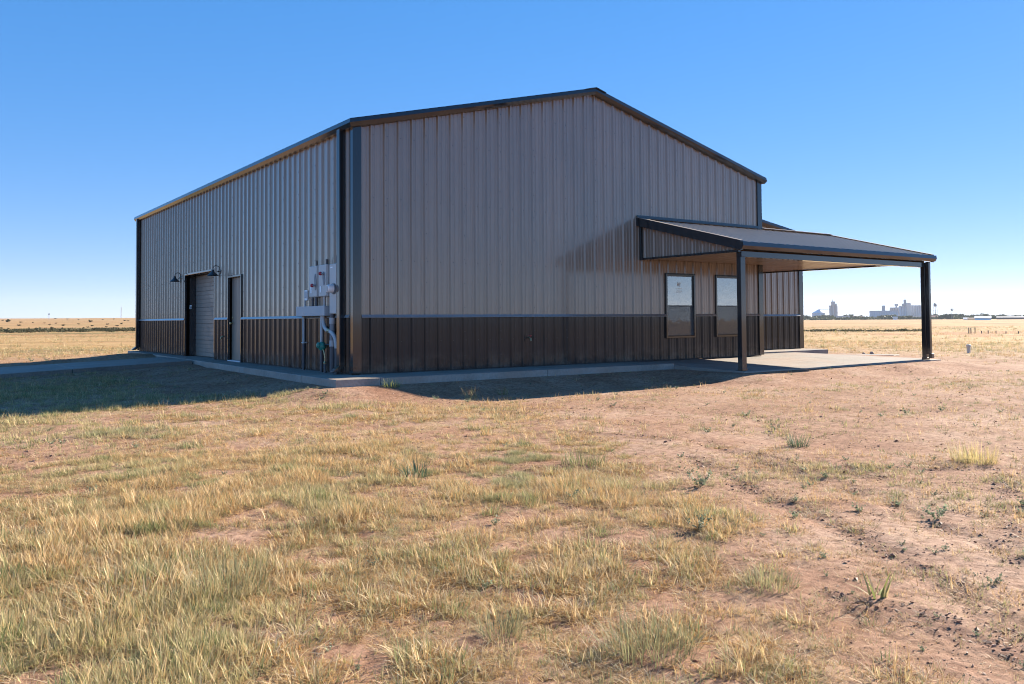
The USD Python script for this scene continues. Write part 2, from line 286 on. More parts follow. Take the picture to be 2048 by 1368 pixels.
def micro(x, y):
    r = np.hypot(x - CAM[0], y - CAM[1]); fade = 1 - sst(25, 70, r)
    k = clods(x, y)
    m = .06 * (fbm(x, y, .8, 4, 21) - .5) + .022 * (fbm(x, y, 3.2, 3, 24) - .5) + .022 * (np.abs(fbm(x, y, 7.0, 3, 22) - .5) * 2) * (.35 + k) + .014 * (fbm(x, y, 26.0, 2, 23) - .5) * (.5 + 1.6 * k)
    return m * fade * sst(0, .5, slabd(x, y)) * (1 - .8 * np.exp(-(drive_d(x, y) / .3) ** 2))
def ground_z(x, y):
    x = np.asarray(x, float); y = np.asarray(y, float)
    dr = drive_d(x, y); z = base_z(x, y) + micro(x, y)
    zd = -.085 + .034 * np.clip(x + .5, -30, 0)                               # the drive cuts the soil a little below its own top
    return np.where(dr < 1.2, z * sst(0, 1.2, dr) + np.minimum(zd, z + .2) * (1 - sst(0, 1.2, dr)) - .02, z)
rads = np.concatenate([np.geomspace(.25, 2.4, 14)[:-1], np.geomspace(2.4, 60, 560)[:-1], np.geomspace(60, 4500, 140)])
angs = np.concatenate([np.linspace(-40, 40, 430), np.arange(43, 318, 3.)])
A, B = np.meshgrid(np.radians(angs), rads)
gx = CAM[0] + B * (np.cos(A) * fw[0] + np.sin(A) * rt[0]); gy = CAM[1] + B * (np.cos(A) * fw[1] + np.sin(A) * rt[1])
gz = ground_z(gx, gy)
na, nr = len(angs), len(rads)
I = np.arange(nr * na).reshape(nr, na); J = np.roll(I, -1, axis=1)
quads = np.stack([I[:-1], I[1:], J[1:], J[:-1]], -1).reshape(-1, 4)
V = np.vstack([np.stack([gx, gy, gz], -1).reshape(-1, 3), [[CAM[0], CAM[1], float(ground_z(CAM[0], CAM[1]))]]])
F = np.vstack([quads[:, [0, 1, 2]], quads[:, [0, 2, 3]], np.stack([np.full(na, nr * na), I[0], J[0]], -1)])
if np.cross(V[F[0, 1]] - V[F[0, 0]], V[F[0, 2]] - V[F[0, 0]])[2] < 0: F = F[:, ::-1]
used.add('/World/ground')
gm = usdkit.mesh(stage, '/World/ground', (V, F), MAT['soil'], True)
tag(gm, kind='structure')
def primvar(m, name, val, typ=Sdf.ValueTypeNames.FloatArray, interp='vertex'):
    pv = UsdGeom.PrimvarsAPI(m).CreatePrimvar(name, typ, interp)
    pv.Set(Vt.FloatArray.FromNumpy(np.asarray(val, np.float32)) if typ == Sdf.ValueTypeNames.FloatArray else Vt.Vec3fArray.FromNumpy(np.asarray(val, np.float32)))
rr_ = np.hypot(V[:, 0] - CAM[0], V[:, 1] - CAM[1])
cv = cover(V[:, 0], V[:, 1])
primvar(gm, 'cover', cv * .55); primvar(gm, 'clod', clods(V[:, 0], V[:, 1]) * (1 - sst(25, 60, rr_)) * .85); primvar(gm, 'far', sst(22, 60, rr_))
def gz1(x, y):
    if math.hypot(x - CAM[0], y - CAM[1]) > 75: return float(base_z(np.array([x]), np.array([y]))[0])
    return float(ground_z(np.array([x]), np.array([y]))[0])

# ---------------------------------------------------------------- concrete
def slab_mesh(poly, z0fn, th=.28, bev=.008):
    q = np.array(Polygon(poly).exterior.coords)[:-1]; P = Polygon(q); inn = np.array(P.buffer(-bev, join_style=2).exterior.coords)[:-1]
    if not P.exterior.is_ccw: q = q[::-1]
    if Polygon(inn).exterior.is_ccw is False: inn = inn[::-1]
    k = np.argmin(np.hypot(*(inn - q[0]).T)); inn = np.roll(inn, -k, axis=0); n = len(q)
    top = np.array([[x, y, z0fn(x, y)] for x, y in inn]); mid = np.array([[x, y, z0fn(x, y) - bev] for x, y in q]); bot = mid - [0, 0, th]
    b = MB(); V = np.vstack([top, mid, bot]); Fq = []
    for j in range(n):
        k = (j + 1) % n; Fq += [[n + j, n + k, k, j], [2 * n + j, 2 * n + k, n + k, n + j]]
    b.add(V, Fq); tri = trimesh.creation.triangulate_polygon(Polygon(inn), engine='earcut')
    if len(tri[0]) >= n: b.add([[x, y, z0fn(x, y)] for x, y in tri[0]], tri[1])
    return b
apron = thing('concrete_apron', None, None, kind='structure')
flat = lambda x, y: 0.0
g = .006
obj('slab', slab_mesh([(-.86, -1.08), (.0 - g, -1.1), (.0 - g, -.0), (.25, .0), (.25, .55), (-.84, .55)], flat), 'concrete', apron)
for a, b_ in ((0, 3.8), (3.8, 7.5)):
    obj('slab', slab_mesh([(a + g, -1.1 - .012 * a), (b_ - g, -1.1 - .012 * b_), (b_ - g, .25), (a + g, .25)], lambda x, y: 0.0), 'concrete', apron)
for a, b_ in ((.55, 4.6), (4.6, 8.85), (8.85, 12.0), (12.0, 18.7)):
    e = lambda v: -.86 + .031 * v
    obj('slab', slab_mesh([(e(a), a + g), (.35, a + g), (.35, b_ - g), (e(b_), b_ - g)], flat), 'concrete', apron)
obj('slab', slab_mesh([(12.3, 1.42), (17.45, 1.46), (17.45, 2.6), (12.3, 2.6)], lambda x, y: .012), 'concrete', apron)
patio = thing('patio_slab', None, None, kind='structure')
pz = lambda x, y: -.006 + .031 * min(y, 0) - .03 * max(0, min(1, y))
obj('slab', slab_mesh([(7.5, -3.19), (11.6 - g, -3.19), (11.6 - g, .1), (7.5 + .002, .1)], pz), 'concrete', patio)
obj('slab', slab_mesh([(11.6, -3.19), (15.62, -3.19), (15.62, 1.41), (12.05, 1.41), (12.05, .1), (11.6, .1)], pz), 'concrete', patio)
drive = thing('driveway', None, None, kind='structure')
dz = lambda x, y: -.004 + .034 * (x + .6)
xs = [-.62, -3.6, -6.6, -9.6, -12.6, -15.6, -18.6]
for a, b_ in zip(xs[:-1], xs[1:]):
    y0 = lambda x: 8.86 + .12 * (x + .6); y1 = lambda x: 11.98 + .05 * (x + .6)
    obj('slab', slab_mesh([(b_ + .012, y0(b_)), (a - .012, y0(a)), (a - .012, y1(a)), (b_ + .012, y1(b_))], dz, th=.18), 'concrete', drive)
yard = thing('concrete_pad', 'small pale concrete pad in the dirt right of the patio', 'concrete pad', kind=None)
obj('slab', slab_mesh([(19.4, 2.5), (20.2, .8), (20.9, 1.0), (20.1, 2.7)], lambda x, y: gz1(20.1, 1.8) + .05, th=.15), 'concrete', yard)

# ---------------------------------------------------------------- the building
W, L = 12.19, 18.25; EAVE, RIDGE = 4.78, 6.33; SL = (RIDGE - EAVE) / (W / 2); FT = .3048
WING_Y, WING_X = 2.42, 17.37
bld = thing('metal_building', 'long bronze ribbed metal building with black wainscot, gable roof and corner porch', 'building')
def prof(lap, s0, s1):
    """breakpoints (s, height) of the ribbed sheet between s0 and s1; ribs every foot from lap"""
    P = []
    k0 = int(math.floor((s0 - lap) / FT)) - 1; k1 = int(math.ceil((s1 - lap) / FT)) + 1
    for k in range(k0, k1 + 1):
        c_ = lap + k * FT
        P += [(c_ - .038, 0), (c_ - .015, .036), (c_ + .015, .036), (c_ + .038, 0)]
        for m_ in (FT / 3, 2 * FT / 3): P += [(c_ + m_ - .022, 0), (c_ + m_ - .012, .008), (c_ + m_ + .012, .008), (c_ + m_ + .022, 0)]
    return np.array(P)
def panels(lap, s0, s1, zb, ztop, holes, place, name, m, parent, breaks=(), every=.9144):
    """one mesh per three-foot sheet"""
    P = prof(lap, s0, s1); h = lambda q: np.interp(q, P[:, 0], P[:, 1])
    e = [lap + k * every for k in range(int((s0 - lap) / every) - 2, int((s1 - lap) / every) + 3)]
    cuts = [s0] + [x for x in e if s0 + .05 < x < s1 - .05] + [s1]
    for a, b in zip(cuts[:-1], cuts[1:]):
        S = sorted(set([round(a, 5), round(b, 5)] + [round(q, 5) for q in P[:, 0] if a < q < b] + [round(q, 5) for hl in holes for q in hl[:2] if a < q < b] + [round(q, 5) for q in breaks if a < q < b]))
        mb = MB()
        for q0, q1 in zip(S[:-1], S[1:]):
            mid = (q0 + q1) / 2; iv = [(zb, None)]
            hs = sorted([(hl[2], hl[3]) for hl in holes if hl[0] < mid < hl[1]])
            lo = zb; segs = []
            for z0, z1 in hs:
                if z0 > lo + 1e-4: segs.append((lo, z0))
                lo = max(lo, z1)
            segs.append((lo, None))
            for z0, z1 in segs:
                t0, t1 = (z1, z1) if z1 is not None else (ztop(q0), ztop(q1))
                if max(t0, t1) <= z0 + .002: continue
                mb.add([place(q0, h(q0), z0), place(q1, h(q1), z0), place(q1, h(q1), max(t1, z0)), place(q0, h(q0), max(t0, z0))], [[0, 1, 2, 3]])
        if mb.n: obj(name, mb, m, parent)
OUTL = lambda q, n, z: (-.012 - n, q, z)       # long left wall
OUTG = lambda q, n, z: (q, -.012 - n, z)       # gable wall
TRIM = 1.123
gtop = lambda q: EAVE + SL * min(q, W - q) + .02
def wallmesh(pts, th, plane, holes):
    P = Polygon(pts)
    for h in holes: P = P.difference(sbox(h[0], h[2], h[1], h[3]))
    m = trimesh.creation.extrude_polygon(P, th, engine='earcut'); v = np.array(m.vertices)
    return plane(v), np.array(m.faces)
# openings (s0, s1, z0, z1)
GAR = (8.86, 11.86, 0.0, 2.46); WALK = (6.59, 7.61, .0, 2.20)
WIN = [(8.49, 9.45, .60, 2.13), (10.34, 11.30, .60, 2.13)]
wl = obj('wall', wallmesh([(.1, .002), (L - .1, .002), (L - .1, EAVE), (.1, EAVE)], .10, lambda v: np.stack([v[:, 2], v[:, 0], v[:, 1]], -1), [GAR, WALK]), 'dark_core', bld, label='long left wall with the garage door, in shade')
panels(.8755, .02, L - .02, TRIM, lambda q: EAVE, [GAR, WALK], OUTL, 'wall_panel', 'bronze_paint', wl)
panels(.8755, .02, L - .02, .025, lambda q: TRIM - .002, [GAR, WALK], OUTL, 'wainscot_panel', 'black_paint', wl)
wg = obj('wall', wallmesh([(.1, .002), (W - .002, .002), (W - .002, EAVE), (W / 2, RIDGE), (.1, EAVE)], .10, lambda v: np.stack([v[:, 0], .101 - v[:, 2], v[:, 1]], -1), WIN), 'dark_core', bld, label='gable wall with two windows beside the porch')
panels(.04 + 2 * FT, .02, W - .02, TRIM, gtop, WIN, OUTG, 'wall_panel', 'bronze_paint', wg, breaks=[W / 2])
panels(.04 + 2 * FT, .02, W - .02, .025, lambda q: TRIM - .002, WIN, OUTG, 'wainscot_panel', 'black_paint', wg)
OUTW = lambda q, n, z: (q, WING_Y - .012 - n, z)
wtop = lambda q: 4.58 - .152 * (q - W)
ww = obj('wall', MB().box((W + .002, WING_Y, .002), (WING_X, WING_Y + .1, 3.7)), 'dark_core', bld, label='front wall of the lower side wing')
panels(W + .3, W + .03, WING_X - .02, TRIM, wtop, [], OUTW, 'wall_panel', 'bronze_paint', ww)
panels(W + .3, W + .03, WING_X - .02, .025, lambda q: TRIM - .002, [], OUTW, 'wainscot_panel', 'black_paint', ww)
b = MB().box((W - .08, .11, .002), (W, L, EAVE)); b.box((WING_X - .002, WING_Y + .1, .002), (WING_X + .04, L, 3.72)); b.box((.11, L - .1, .002), (WING_X, L, 3.7))
obj('wall', b, 'bronze_paint', bld, label='plain side and rear walls')
# screws: rows on the girts and along the laps of the sheets
def screws(lap, s0, s1, rows, ztop, holes, place, parent):
    mb = MB(); hexa = trimesh.creation.cylinder(radius=.0085, height=.008, sections=6)
    def one(q, n, z):
        if q < s0 + .1 or q > s1 - .1 or z > ztop(q) - .05 or any(h[0] - .06 < q < h[1] + .06 and h[2] - .06 < z < h[3] + .06 for h in holes): return
        p = np.array(place(q, n, z)); o = np.array(place(q, n + 1, z)) - p
        m = hexa.copy(); m.apply_transform(trimesh.geometry.align_vectors([0, 0, 1], o)); m.apply_translation(p + o * .003); mb.tm(m)
    k0, k1 = int((s0 - lap) / FT) - 1, int((s1 - lap) / FT) + 1
    for k in range(k0, k1 + 1):
        for z in rows: one(lap + k * FT + .055, 0.0, z)
        if k % 3 == 0:
            for z in np.arange(.3, 6.4, .50): one(lap + k * FT + .006, .036, z)
    obj('screws', mb, 'screw_metal', parent, kind='stuff')
screws(.8755, 0, L, (.08, .6, 2.23, 3.45, 4.66), lambda q: EAVE, [GAR, WALK], OUTL, wl)
screws(.04 + 2 * FT, 0, W, (.08, .62, 2.23, 3.45, 4.68, 5.5), gtop, WIN, OUTG, wg)
screws(W + .3, W, WING_X, (.08, .62, 2.23, 3.4), wtop, [], OUTW, ww)
# belt trim: a folded ledge over the wainscot, butted against openings
def belt(s0, s1, place, parent):
    P = [(.0, .030), (.036, .030), (.060, -.020), (.060, -.026), (.036, -.030), (.0, -.030)]
    mb = MB(); V = [place(q, n, TRIM + z) for q in (s0, s1) for n, z in P]; n = len(P)
    mb.add(V, [[i, (i + 1) % n, n + (i + 1) % n, n + i] for i in range(n)]); mb.add(V, [[0, 1, 2], [0, 2, 3], [0, 3, 4], [0, 4, 5], [n, n + 2, n + 1], [n, n + 3, n + 2], [n, n + 4, n + 3], [n, n + 5, n + 4]])
    obj('belt_trim', mb, 'belt_paint', parent)
for a, b_ in ((.11, WALK[0] - .03), (WALK[1] + .03, GAR[0] - .03), (GAR[1] + .03, L - .1)): belt(a, b_, OUTL, wl)
for a, b_ in ((.13, WIN[0][0] - .05), (WIN[0][1] + .05, WIN[1][0] - .05), (WIN[1][1] + .05, W - .1)): belt(a, b_, OUTG, wg)
belt(W + .02, WING_X - .1, OUTW, ww)
# corner trims
def corner(pts_xy, z0, z1, name='corner_trim'): obj(name, MB().prism(pts_xy, z0, z1), 'trim_paint', bld)
o = .052
corner([(-o, -o), (.125, -o), (.125, -.016), (-.016, -.016), (-.016, .095), (-o, .095)], .03, EAVE + .02)
corner([(W - .125, -o), (W + o, -o), (W + o, .12), (W + .01, .12), (W + .01, -.016), (W - .125, -.016)], .03, EAVE + .02)
corner([(WING_X - .12, WING_Y - o), (WING_X + .09, WING_Y - o), (WING_X + .09, WING_Y + .12), (WING_X + .043, WING_Y + .12), (WING_X + .043, WING_Y - .016), (WING_X - .12, WING_Y - .016)], .03, 3.72)
corner([(-o, L - .09), (-.016, L - .09), (-.016, L + .02), (.1, L + .02), (.1, L + o), (-o, L + o)], .03, EAVE)
# sculptured eave gutter and rake trim: upper facet looks at the sky, lower facet at the ground
GP = [(.02, .0), (.150, .0), (.168, -.088), (.122, -.158), (.03, -.158)]
ZG, ZR = 4.913, 6.466
def ring(kind):
    return {'lf': [(-n, L + n * .7, ZG + z) for n, z in GP], 'ln': [(-n, -n, ZG + z) for n, z in GP], 'ap': [(W / 2, -n, ZR + z) for n, z in GP], 'rn': [(W + n * .95, -n, ZG - .0 + z) for n, z in GP], 'rb': [(W + n, L + n * .7, ZG + z) for n, z in GP]}[kind]
def trimrun(name, a, b, caps=(False, False)):
    n = len(GP); V = ring(a) + ring(b); mb = MB(); mb.add(V, [[i, (i + 1) % n, n + (i + 1) % n, n + i] for i in range(n)])
    if caps[0]: mb.add(V[:n], [[0, 2, 1], [0, 3, 2], [0, 4, 3]])
    if caps[1]: mb.add(V[n:], [[0, 1, 2], [0, 2, 3], [0, 3, 4]])
    return obj(name, mb, 'trim_paint', bld)
trimrun('gutter', 'lf', 'ln', (True, False)); trimrun('rake_trim', 'ln', 'ap'); trimrun('rake_trim', 'ap', 'rn'); trimrun('gutter', 'rn', 'rb', (False, True))
obj('ridge_cap', MB().prism([(W / 2 - .30, ZR - .070), (W / 2 - .30, ZR - .088), (W / 2, ZR - .012), (W / 2 + .30, ZR - .088), (W / 2 + .30, ZR - .070), (W / 2, ZR + .008)], -.176, L + .1, (0, 2, 1)), 'trim_paint', bld)
# main roof, ribbed sheets
rf = MB()
P = prof(.3, -.02, L); P = P[(P[:, 0] > -.03) & (P[:, 0] < L + .05)]
for sgn in (0, 1):
    V = []
    for q, h in P:
        for t in (0, 1):
            x = -.09 + t * (W / 2 + .09); z = ZG - .012 + (x + .09) * .2487 + h
            V.append((x if not sgn else W - x, q, z))
    k = len(P); rf.add(V, [[2 * i, 2 * i + 1, 2 * i + 3, 2 * i + 2][::(1 if sgn else -1)] for i in range(k - 1)])
obj('roof', rf, 'roof_paint', bld)
obj('roof', MB().add([(W - .02, WING_Y - .14, 4.66), (WING_X + .25, WING_Y - .14, 3.83), (WING_X + .25, L, 3.83), (W - .02, L, 4.66), (W - .02, WING_Y - .14, 4.62), (WING_X + .25, WING_Y - .14, 3.79), (WING_X + .25, L, 3.79), (W - .02, L, 4.62)], [[0, 1, 2, 3], [4, 7, 6, 5], [0, 4, 5, 1], [1, 5, 6, 2], [2, 6, 7, 3]]), 'roof_paint', bld, label='low roof of the side wing')
n = len(GP); V = [(W + .003, WING_Y - nn, 4.66 + z) for nn, z in GP] + [(WING_X + .27, WING_Y - nn, 3.83 + z) for nn, z in GP]
mb = MB().add(V, [[i, (i + 1) % n, n + (i + 1) % n, n + i] for i in range(n)]); mb.add(V[n:], [[0, 1, 2], [0, 2, 3], [0, 3, 4]]); obj('rake_trim', mb, 'trim_paint', bld)
# downspouts of the long wall
def downspout(x0, x1, y0, y1, ztop, out, parent=bld):
    mb = MB().box((x0, y0, .16), (x1, y1, ztop), .012)
    d = np.array(out) * .14; cx_, cy_ = (x0 + x1) / 2, (y0 + y1) / 2; w, hgt = (x1 - x0) / 2, (y1 - y0) / 2
    e = MB(); a = [(x0, y0), (x1, y0), (x1, y1), (x0, y1)]
    V = [(x, y, .165) for x, y in a] + [(x + d[0], y + d[1], .05) for x, y in a] + [(x + d[0], y + d[1], .045 + .004) for x, y in a]
    mb.add(V[:8], [[0, 1, 5, 4], [1, 2, 6, 5], [2, 3, 7, 6], [3, 0, 4, 7], [4, 5, 6, 7]])
    return obj('downspout', mb, 'trim_paint', parent)
downspout(-.172, -.046, .303, .443, ZG - .12, (-1, 0)); downspout(-.175, -.046, L - .40, L - .26, ZG - .12, (-1, 0))
# garage door
gd = obj('garage_door_frame', MB().box((-.055, GAR[1], .004), (.34, GAR[1] + .055, 2.515), .006).box((-.055, GAR[0] - .055, .004), (.34, GAR[0], 2.515), .006).box((-.055, GAR[0], 2.462), (.34, GAR[1], 2.517), .006), 'trim_paint', bld)
gdoor = obj('garage_door', MB().box((.32, GAR[0] + .001, .006), (.36, GAR[1] - .001, 2.46)), 'dark_core', bld)
sh = 2.44 / 5
for k in range(5):
    z0 = .012 + k * sh; mb = MB(); zz = np.linspace(z0 + .004, z0 + sh - .004, 5)
    for a, b_ in zip(zz[:-1], zz[1:]): mb.box((.283, GAR[0] + .004, a + .004), (.319, GAR[1] - .004, b_ - .004), .005)
    mb.box((.292, GAR[0] + .004, z0 + .002), (.318, GAR[1] - .004, z0 + sh - .003)); obj('door_section', mb, 'door_paint', gdoor)
kp = obj('keypad', MB().box((.10, GAR[1] - .022, 1.44), (.165, GAR[1] - .001, 1.56), .006), 'white_plastic', bld)
obj('keys', MB().box((.112, GAR[1] - .026, 1.455), (.153, GAR[1] - .0225, 1.52), .001), 'label_dark', kp)
# walk door
obj('door_frame', MB().box((-.058, WALK[1], .004), (.10, WALK[1] + .05, 2.25), .006).box((-.058, WALK[0] - .05, .004), (.10, WALK[0], 2.25), .006).box((-.058, WALK[0], 2.202), (.10, WALK[1], 2.252), .006), 'trim_paint', bld)
wd = obj('walk_door', MB().box((.05, WALK[0] + .004, .035), (.095, WALK[1] - .004, 2.198), .004), 'walk_door_paint', bld)
mb = MB().lathe([(0, 0), (.036, 0), (.036, .008), (.014, .012), (.013, .045), (.030, .052), (.034, .07), (.026, .088), (0, .09)], (.05, WALK[1] - .09, 1.0), (-1, 0, 0), 14)
mb.lathe([(0, 0), (.032, 0), (.032, .012), (.02, .02), (0, .02)], (.05, WALK[1] - .09, 1.14), (-1, 0, 0), 12); obj('handle', mb, 'brass', wd)
obj('threshold', MB().box((-.07, WALK[0] + .01, .003), (.06, WALK[1] - .01, .034), .004), 'bin_metal', bld)
# windows
room = MB()
for k, h in enumerate(WIN):
    a, b_, z0, z1 = h; f = MB(); t = .052; yo, yi = -.066, .05
    f.box((a - t, yo, z0 - t), (a, yi, z1 + t), .006).box((b_, yo, z0 - t), (b_ + t, yi, z1 + t), .006).box((a, yo + .001, z1), (b_, yi, z1 + t), .006).box((a, yo + .001, z0 - t), (b_, yi, z0), .006)
    w_ = obj('window', f, 'trim_paint', bld)
    zm = (z0 + z1) / 2; i = .03
    for nm, (za, zb, yy) in {'sash': (zm - .02, z1, -.03), 'sash_': (z0, zm + .015, -.005)}.items():
        m = MB(); m.box((a, yy, za), (a + i, yy + .03, zb), .004).box((b_ - i, yy, za), (b_, yy + .03, zb), .004).box((a + i, yy, zb - i), (b_ - i, yy + .03, zb), .004).box((a + i, yy, za), (b_ - i, yy + .03, za + i), .004)
        obj('sash', m, 'trim_paint', w_)
        obj('pane', MB().box((a + i, yy + .012, za + i), (b_ - i, yy + .018, zb - i)), 'glass', w_)
    obj('screen', MB().box((a + .012, -.040, z0 + .012), (b_ - .012, -.037, zm)), 'screen_mesh', w_)
    obj('blind', MB().box((a - .05, .10, zm - .02), (b_ + .05, .11, z1 + .05)), 'white_board', w_)
    cx_ = np.linspace(a - .02, b_ + .02, 60); cy_ = .09 + .012 * np.sin(cx_ * 70) + .008 * np.sin(cx_ * 29)
    V = np.concatenate([np.stack([cx_, cy_, np.full(60, zm - .02)], -1), np.stack([cx_, cy_ + .01, z0 + .30 + .06 * np.sin(cx_ * 14) - (.25 if k else 0)], -1)]); obj('curtain', (V, np.array([[i, i + 1, 61 + i, 60 + i] for i in range(59)])), 'curtain_cloth', w_)
    if k == 0:
        tx = meshkit.text_mesh('RI', .09, .0015, bold=True); v = np.array(tx.vertices); mid = v[:, 0].mean()
        obj('sticker', (np.stack([v[:, 0] - mid + a + .45, -.0205 - v[:, 2], v[:, 1] + 1.86], -1), np.array(tx.faces)), 'box_grey', w_)
        mb = MB()
        for j in range(4): mb.box((a + .36, -.0215, 1.79 - j * .035), (a + .56 - .05 * (j % 2), -.0200, 1.80 - j * .035))
        obj('sticker', mb, 'box_grey', w_)
    else:
        th = np.linspace(.15, 2 * np.pi - .1, 26); ex = np.array([1 + .07 * math.sin(3 * q) for q in th])
        obj('hose_loop', MB().tube(np.stack([a + .62 + .19 * ex * np.cos(th), np.full(26, .045), 1.72 + .235 * ex * np.sin(th)], -1), .02, 8), 'green_hose', w_)
# taps on the walls
for (x, y, z, d) in ((4.14, -.03, .64, (0, -1, 0)), (-.03, 7.93, .655, (-1, 0, 0))):
    d = np.array(d); p = np.array([x, y, z]); mb = MB().tube([p, p + d * .07], .014, 8).tube([p + d * .06, p + d * .10 + [0, 0, -.02], p + d * .115 + [0, 0, -.07]], [.016, .015, .018], 8)
    tap = obj('tap', mb, 'brass', bld); s_ = np.cross(d, [0, 0, 1])
    th = np.linspace(0, 2 * np.pi, 13); c_ = p + d * .085 + [0, 0, .045]
    obj('tap_wheel', MB().tube([c_ + .032 * (math.cos(q) * s_ + math.sin(q) * d) for q in th], .006, 6).tube([p + d * .08, c_], .006, 6), 'red_plastic', tap)
# porch ------------------------------------------------------------------
PX0, PX1, PY = 7.5, 15.36, -3.17
PZW, PZF = 3.47, 2.655
rz = lambda y: PZW + (PZW - PZF) / 3.17 * min(y, 0)
pc = obj('porch_roof', MB().add([(x, y, rz(y) - dzz) for x in (PX0 + .05, PX1 - .05) for y in (0.0, PY + .06) for dzz in (.02, .10)], [[0, 2, 6, 4], [1, 5, 7, 3], [0, 1, 3, 2], [4, 6, 7, 5], [2, 3, 7, 6], [0, 4, 5, 1]]), 'dark_core', bld)
lap = PX0 + .06
P = prof(lap, PX0, PX1)
cuts = [PX0 + .02] + [lap + k * .9144 for k in range(1, 9)] + [PX1 - .02]
for a, b_ in zip(cuts[:-1], cuts[1:]):
    S = [a] + [q for q in P[:, 0] if a + .001 < q < b_ - .001] + [b_]; hh = np.interp(S, P[:, 0], np.where(P[:, 1] > .02, .024, 0)); V = []
    for q, h in zip(S, hh): V += [(q, -.02, rz(-.02) + .004 + h), (q, PY + .03, rz(PY + .03) + .004 + h)]
    k = len(S); obj('roof_panel', MB().add(V, [[2 * i, 2 * i + 1, 2 * i + 3, 2 * i + 2] for i in range(k - 1)]), 'roof_paint', pc)
# side fascia: black, flat, both ends; and the small ribbed gablet under it
def fascia(x0, x1):
    V = [(x, y, rz(y) + dzz) for x in (x0, x1) for y in (-.02, PY - .01) for dzz in (.05, -.155)]
    return obj('porch_fascia', MB().add(V, [[0, 2, 3, 1], [4, 5, 7, 6], [0, 4, 6, 2], [1, 3, 7, 5], [2, 6, 7, 3], [0, 1, 5, 4]]), 'trim_paint', bld)
fascia(PX0 - .03, PX0 + .05); fascia(PX1 - .05, PX1 + .03)
for x in (PX0, PX1 - .04): obj('edge_flashing', MB().add([(xx, y, rz(y) + .051 + dz_) for xx in (x - .028, x + .10) for y in (-.02, PY - .008) for dz_ in (0, .006)], [[1, 3, 7, 5], [0, 1, 5, 4], [2, 6, 7, 3], [0, 2, 3, 1], [4, 5, 7, 6]]), 'roof_paint', bld)
obj('ridge_flashing', MB().prism([(.0, PZW - .02), (.0, PZW + .075), (-.14, PZW + .045), (-.14, PZW + .035), (-.01, PZW + .03)], W + .06, PX1 + .03, (1, 2, 0)), 'roof_paint', bld)
obj('ridge_flashing', MB().prism([(-.045, PZW + .03), (-.045, PZW + .10), (-.052, PZW + .10), (-.055, PZW + .05), (-.16, PZW + .022), (-.16, PZW + .012)], PX0 - .02, W - .1, (1, 2, 0)), 'trim_paint', bld)
CZ = 2.475
pw = obj('porch_wall', MB().add([(PX0 + .12, y, z) for y, z in ((-.06, CZ), (-3.0, CZ), (-3.0, rz(-3.0) - .1), (-.06, rz(-.06) - .1))] + [(PX0 + .16, y, z) for y, z in ((-.06, CZ), (-3.0, CZ), (-3.0, rz(-3.0) - .1), (-.06, rz(-.06) - .1))], [[0, 1, 2, 3], [4, 7, 6, 5]]), 'dark_core', bld)
panels(-2.9, -3.02, -.10, CZ + .03, lambda q: rz(q) - .13, [], lambda q, n_, z: (PX0 + .11 - n_ * .8, q, z), 'wall_panel', 'bronze_paint', pw)
mb = MB().box((PX0 + .045, -3.06, CZ - .01), (PX0 + .12, -.05, CZ + .04), .004).box((PX0 + .045, -.10, CZ + .041), (PX0 + .119, -.05, PZW - .13), .004); obj('edge_trim', mb, 'trim_paint', bld)
# ceiling: narrow planks running along the gable wall and round the corner to the wing
cl = obj('porch_ceiling', MB().box((PX0 + .16, -2.98, CZ + .045), (PX1 - .1, -.01, CZ + .06)).box((W + .06, -.01, CZ + .046), (PX1 - .1, WING_Y - .05, CZ + .061)), 'dark_core', bld)
pw_ = .1524; y = -3.0
while y < WING_Y - .08:
    y2 = min(y + pw_, WING_Y - .07)
    x0 = PX0 + .14 if y2 < -.045 else W + .065
    if not (y < -.045 <= y2 and False):
        if y < -.045 < y2: y2 = -.05
        mb = MB(); e = .016
        V = [(x, yy, zz) for x in (x0, PX1 - .12) for yy, zz in ((y, CZ + .042), (y + e, CZ + .018), (y2 - e, CZ + .018), (y2, CZ + .042))]
        mb.add(V, [[0, 4, 5, 1], [1, 5, 6, 2], [2, 6, 7, 3]]); obj('ceiling_plank', mb, 'soffit_paint', cl)
        if y2 == -.05: y2 = -.045
    y = y2
# beams under the eaves, gutter and posts
obj('porch_beam', MB().box((PX0 + .13, -3.075, 2.36), (PX1 - .1, -2.93, CZ + .012), .005), 'trim_paint', bld)
obj('porch_beam', MB().box((PX1 - .22, -2.93, CZ - .02), (PX1 - .1, WING_Y - .06, CZ + .014), .004), 'trim_paint', bld)
n = len(GP); V = [(x, PY + .075 - nn, PZF + .02 + z) for x in (PX0 - .035, PX1 + .035) for nn, z in GP]
mb = MB().add(V, [[i, n + i, n + (i + 1) % n, (i + 1) % n] for i in range(n)]); mb.add(V, [[0, 1, 2], [0, 2, 3], [0, 3, 4], [n, n + 2, n + 1], [n, n + 3, n + 2], [n, n + 4, n + 3]]); obj('porch_gutter', mb, 'trim_paint', bld)
for x in (7.60, 15.10):
    z0 = pz(x, -3.0) + .002
    post = obj('porch_post', MB().box((x, -3.075, z0), (x + .155, -2.955, 2.36), .006), 'trim_paint', bld)
    obj('post_base', MB().box((x - .006, -3.082, z0), (x + .161, -2.948, z0 + .06), .004), 'trim_paint', post)
mb = MB().box((15.12, -3.175, .05), (15.22, -3.078, 2.50), .01); mb.box((15.11, -3.22, -.06), (15.23, -3.13, .07), .012); obj('downspout', mb, 'trim_paint', bld)

